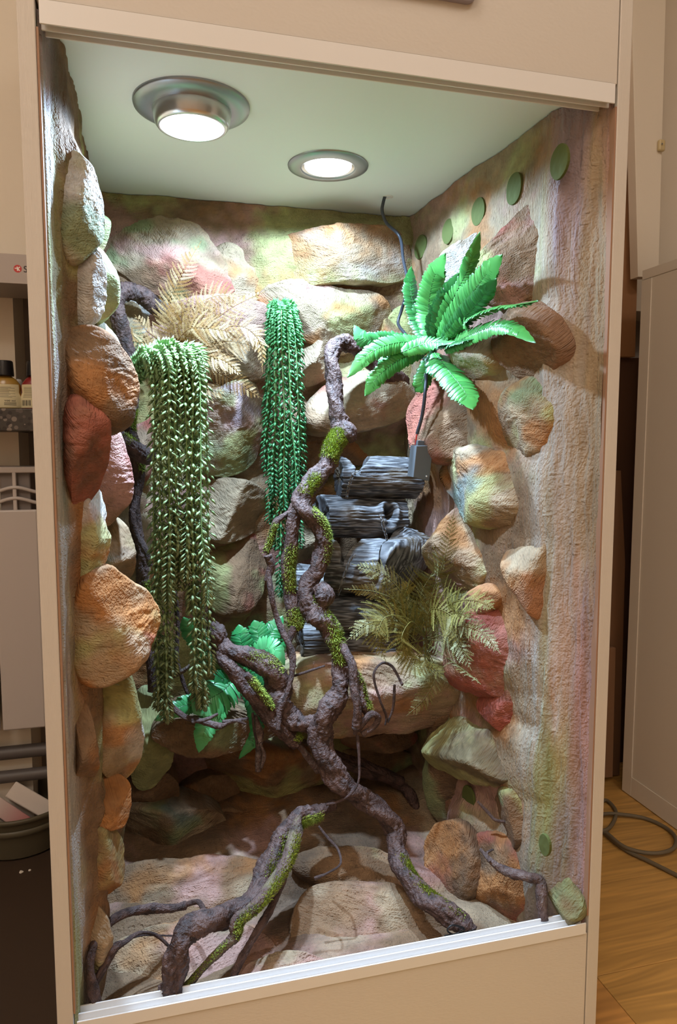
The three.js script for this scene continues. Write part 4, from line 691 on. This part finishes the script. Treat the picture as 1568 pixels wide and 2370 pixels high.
{
  const o = thing('fern', 'glossy bright green plastic fern fixed high on the right wall beside the cable', 'fern', atZ(1005, 815, -.31));
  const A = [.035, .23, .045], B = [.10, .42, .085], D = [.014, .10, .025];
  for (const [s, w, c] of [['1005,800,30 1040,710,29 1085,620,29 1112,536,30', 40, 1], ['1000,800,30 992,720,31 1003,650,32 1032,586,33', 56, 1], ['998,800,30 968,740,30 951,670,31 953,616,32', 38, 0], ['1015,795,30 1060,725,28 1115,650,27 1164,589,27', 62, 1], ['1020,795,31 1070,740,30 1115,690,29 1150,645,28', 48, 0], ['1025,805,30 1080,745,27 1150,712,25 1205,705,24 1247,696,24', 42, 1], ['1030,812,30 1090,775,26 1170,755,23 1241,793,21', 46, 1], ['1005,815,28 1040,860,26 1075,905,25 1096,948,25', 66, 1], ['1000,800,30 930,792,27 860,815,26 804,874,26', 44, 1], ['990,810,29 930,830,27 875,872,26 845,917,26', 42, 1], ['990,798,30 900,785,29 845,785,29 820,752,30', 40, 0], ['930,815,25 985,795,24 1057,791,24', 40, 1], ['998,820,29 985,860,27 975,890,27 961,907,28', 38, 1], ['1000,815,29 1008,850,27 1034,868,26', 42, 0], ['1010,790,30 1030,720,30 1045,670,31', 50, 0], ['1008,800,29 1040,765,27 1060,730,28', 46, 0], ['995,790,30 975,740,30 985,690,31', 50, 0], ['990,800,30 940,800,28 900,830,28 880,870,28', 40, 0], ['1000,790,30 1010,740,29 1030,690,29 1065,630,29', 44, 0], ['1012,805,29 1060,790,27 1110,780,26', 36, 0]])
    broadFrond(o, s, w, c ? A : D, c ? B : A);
  const hub = stemGeo(new THREE.CatmullRomCurve3(p3('1005,850,29 1003,822,30 1003,795,31')), .004, .007, [.012, .06, .018], 8, 10); part('stem', hub, leafMat, o);
}
{
  const o = thing('fern', 'dark green plastic fern growing low on the ledge behind the forked vine', 'fern', atZ(545, 1585, -.335));
  const A = [.035, .27, .07], B = [.13, .50, .19], D = [.012, .11, .035];
  for (const [s, w, c] of [['545,1570,32 515,1600,29 480,1622,27 448,1652,26', 88, 1], ['530,1570,33 460,1620,30 410,1640,28 358,1668,27', 42, 1], ['540,1580,32 500,1650,27 475,1690,25.5 460,1742,25.5', 48, 1], ['555,1580,32 585,1640,29 592,1700,28 553,1757,28', 32, 0], ['560,1570,33 600,1620,31 606,1680,30', 32, 0], ['540,1560,34 480,1510,33 440,1460,33 424,1428,33', 46, 1], ['540,1560,34 500,1535,33 470,1500,33 455,1450,34', 46, 0], ['570,1560,34 600,1510,33 630,1500,32 660,1540,31', 48, 1], ['590,1540,35 600,1480,36 588,1435,37', 50, 0], ['590,1540,35 620,1480,36 655,1425,37', 46, 0], ['580,1540,36 560,1490,36 553,1445,37', 46, 0], ['560,1575,33 525,1545,31 492,1528,31', 56, 0], ['560,1575,33 530,1570,31 496,1580,30', 60, 0], ['570,1560,34 605,1560,33 640,1590,32', 46, 0], ['590,1540,35 640,1500,36 665,1470,37', 44, 0]])
    broadFrond(o, s, w, c ? A : D, c ? B : A);
  part('stem', stemGeo(new THREE.CatmullRomCurve3(p3('548,1610,33 550,1585,33.5 560,1555,34')), .004, .006, [.012, .06, .018], 8, 10), leafMat, o);
}
/* lacy fern frond: rows of narrow pinnae, each with tiny toothed lobes */
function lacyFrond(o, path, wpx, c0, c1, curl = 0) {
  const q = p3(path), cu = new THREE.CatmullRomCurve3(q, false, 'centripetal'), L = cu.getLength(), W = wpx * .6 * depthOf(q[q.length >> 1]) / FOCAL, g = new Geo(), n = Math.max(12, Math.round(L / .0062)), F = V(rr(-.6, .6), rr(-.1, .7), 1).normalize();
  for (let i = 2; i < n; i++) for (const sd of [-1, 1]) {
    const t = (i + (sd > 0 ? .5 : 0)) / n, p = cu.getPoint(Math.min(1, t)), T = cu.getTangent(Math.min(1, t)), S = T.clone().cross(F).normalize(), N = S.clone().cross(T).normalize();
    const w = W * Math.pow(Math.sin(Math.min(1, .14 + t * .9) * 3.1416), .8) * (t > .5 ? 1.05 : 1) * rr(.75, 1.15) + .001, cc = mixC(c0, c1, Math.pow(rnd(), 1.4)), d = S.clone().multiplyScalar(sd).addScaledVector(T, .45).addScaledVector(N, rr(-.35, .25)).normalize(), m = Math.max(4, Math.round(w / .0017)), sag = rr(-.3, .5) + curl;
    let last = null;
    for (let j = 0; j <= m; j++) {
      const f = j / m, c = p.clone().addScaledVector(d, w * f).addScaledVector(N, -w * sag * f * f).addScaledVector(T, w * .22 * f * f), up = T.clone(), th = .00035 * (1 - .5 * f);
      const a = g.v(c.clone().addScaledVector(up, th), cc), b = g.v(c.clone().addScaledVector(up, -th), cc); if (last) g.q(last[0], last[1], b, a); last = [a, b];
      if (j && j < m) { const l = .0036 * Math.sin((.25 + .75 * (1 - f)) * 1.57) * Math.min(1, w / .010 + .2), hw = w / m * .40; for (const k of [-1, 1]) { const dd = up.clone().multiplyScalar(k).addScaledVector(d, .55).addScaledVector(N, rr(-.2, .2)).normalize(), b0 = g.v(c.clone().addScaledVector(d, -hw), cc), b1 = g.v(c.clone().addScaledVector(d, hw), cc), m1 = g.v(c.clone().addScaledVector(dd, l * .6).addScaledVector(d, hw * .9), cc), tp = g.v(c.clone().addScaledVector(dd, l), cc); g.t(b0, b1, m1); g.t(b0, m1, tp); } }
    }
  }
  const m = part('frond', g.done(), dryMat, o); part('midrib', stemGeo(cu, .0010, .0003, mixC(c0, c1, .25), 40, 6), dryMat, m);
}
{
  const o = thing('dried_fern', 'dry golden brown fern on the upper left of the back wall', 'fern', atZ(398, 806, -.42));
  const A = [.27, .135, .028], B = [.54, .39, .19];
  for (const [s, w] of [['392,802,42 388,720,41 418,640,40 466,558,40', 64], ['400,800,41 430,730,39 480,692,38 528,684,37 550,705,37', 56], ['400,800,41 470,760,38 540,710,37 614,675,37', 66], ['405,800,41 480,770,38 560,755,36 600,788,36 608,862,36', 66], ['400,810,41 470,800,38 530,790,37 585,800,37', 90], ['405,815,41 470,840,38 540,880,38 610,924,38', 56], ['400,810,41 440,870,39 480,900,38 525,908,38', 64], ['395,800,42 350,792,41 310,790,40 284,765,40', 56], ['395,800,42 345,770,41 312,728,41', 44], ['400,800,40 450,745,38 505,722,38', 84], ['400,792,40 418,740,39 440,680,38', 80], ['400,800,40 440,760,37 490,760,36 540,770,35', 84], ['402,806,40 450,800,37 500,830,36 535,850,36', 70], ['396,800,41 396,750,39 410,700,38', 90], ['400,800,41 440,770,38 470,720,38 480,690,38', 60], ['398,800,41 360,810,40 330,800,39', 60], ['404,806,40 460,820,37 520,835,36 560,870,36', 60]]) lacyFrond(o, s, w, A, B);
  part('stem', stemGeo(new THREE.CatmullRomCurve3(p3('398,830,44 398,812,43 399,800,42')), .004, .005, [.2, .12, .05], 6, 8), dryMat, o);
}
{
  const o = thing('olive_fern', 'olive green lacy plastic fern on the ledge right of the log fountain', 'fern', atZ(990, 1500, -.29));
  const A = [.13, .11, .014], B = [.24, .21, .05], C = [.32, .33, .17];
  for (const [s, w, k] of [['985,1470,28 950,1400,24 890,1330,22 814,1305,22', 56, 1], ['985,1470,27 930,1400,23 870,1370,21 796,1363,21', 46, 1], ['985,1475,26 920,1440,21 860,1440,20 801,1484,20', 52, 1], ['990,1460,30 1000,1380,30 1030,1290,31 1053,1178,33', 64, 1], ['985,1460,29 975,1380,28 1000,1330,28 1035,1285,29', 110, 1], ['990,1465,28 1040,1400,25 1100,1390,23 1147,1410,22', 64, 0], ['990,1475,27 1050,1450,24 1110,1460,22 1160,1514,21', 52, 1], ['990,1480,27 1050,1490,24 1097,1530,23', 70, 1], ['990,1490,27 1060,1540,24 1114,1584,23', 46, 1], ['985,1495,27 1010,1560,25 980,1620,23 941,1657,22', 44, 1], ['985,1480,26 940,1500,22 960,1540,21 1012,1547,21', 56, 0], ['980,1470,27 920,1410,23 868,1450,21 895,1535,20', 90, 0], ['985,1470,26 1000,1410,22 1050,1430,20 1065,1500,19', 100, 0], ['990,1480,27 1030,1470,24 1060,1485,23 1092,1552,22', 64, 1], ['985,1465,27 935,1400,24 950,1340,23', 70, 0], ['985,1475,26 950,1440,21 930,1480,19 950,1530,19', 100, 0], ['985,1470,26 940,1430,22 890,1430,20 870,1480,19', 90, 0], ['990,1465,27 1020,1400,25 1060,1370,25', 90, 0], ['985,1490,26 990,1530,23 1030,1570,22', 60, 0], ['985,1490,26 960,1520,22 915,1520,21', 60, 0], ['990,1470,27 1050,1420,24 1090,1430,23', 80, 0]]) lacyFrond(o, s, w, A, k ? C : B, .05);
  part('stem', stemGeo(new THREE.CatmullRomCurve3(p3('990,1535,29.5 989,1510,29 988,1475,28')), .004, .006, [.08, .07, .02], 6, 8), dryMat, o);
}

/* ---------- cable and power box ---------- */
{
  const hole = atY(893, 455, CEIL), o = thing('power_cable', 'thin black cable hanging from a hole in the ceiling down to the grey box', 'cable', hole);
  const pts = [hole.clone().setY(CEIL + .004), hole.clone().add(V(-.004, -.010, 0)), ...p3('885,486,40 895,516,41.5 924,545,42.5 934,600,42.5 944,662,42 930,718,41 922,746,40 938,772,37 958,795,33 985,840,28.5 985,900,26 978,960,26.5 966,1004,27.3')];
  const cu = new THREE.CatmullRomCurve3(pts, false, 'centripetal'); part('cord', new THREE.TubeGeometry(cu, 240, .0026, 12), M({ color: new THREE.Color(.035, .04, .05), roughness: .35 }), o);
  part('wire', new THREE.TubeGeometry(new THREE.CatmullRomCurve3(p3('967,1000,27.3 964,1014,27.3 962,1030,27.5')), 10, .0011, 8), M({ color: new THREE.Color(.55, .02, .015), roughness: .4 }), o, { label: 'red wire' });
  part('grommet', latheGeo([[.0035, -.0002], [.006, -.0012], [.0085, -.0004], [.0085, 0]], 28).translate(hole.x + .004, CEIL, hole.z), whitePlastic, o);
  const bm = M({ color: new THREE.Color(.11, .12, .13), roughness: .5, bumpMap: grit, bumpScale: .0002 }), p = atZ(973, 1068, -.275), b = thing('power_box', 'small grey rectangular power box hanging on the black cable', 'box', p);
  b.rotation.set(.05, .15, -.09);
  const w = .0265, h = .0535, d = .017, sh = new THREE.Shape(); sh.moveTo(-w / 2, -h / 2 + .004); sh.lineTo(w / 2, -h / 2); sh.lineTo(w / 2, h / 2 - .002); sh.lineTo(-w / 2, h / 2 - .005); sh.closePath();
  const body = new THREE.ExtrudeGeometry(sh, { depth: d, bevelEnabled: true, bevelSize: .0008, bevelThickness: .0008, bevelSegments: 2 }); body.translate(0, 0, -d / 2);
  const add = (n, g, m) => { const q = new THREE.Mesh(g, m); q.name = n; q.castShadow = q.receiveShadow = true; b.add(q); };
  add('housing', body, bm); add('collar', new RoundedBoxGeometry(.0115, .009, .010, 2, .001).translate(-.0045, h / 2 - .0005, 0), bm); add('screw', new THREE.CylinderGeometry(.0012, .0012, .001, 12).rotateX(Math.PI / 2).translate(.008, -h / 2 + .006, d / 2 + .001), whitePlastic);
}

renderer.render(scene, camera);
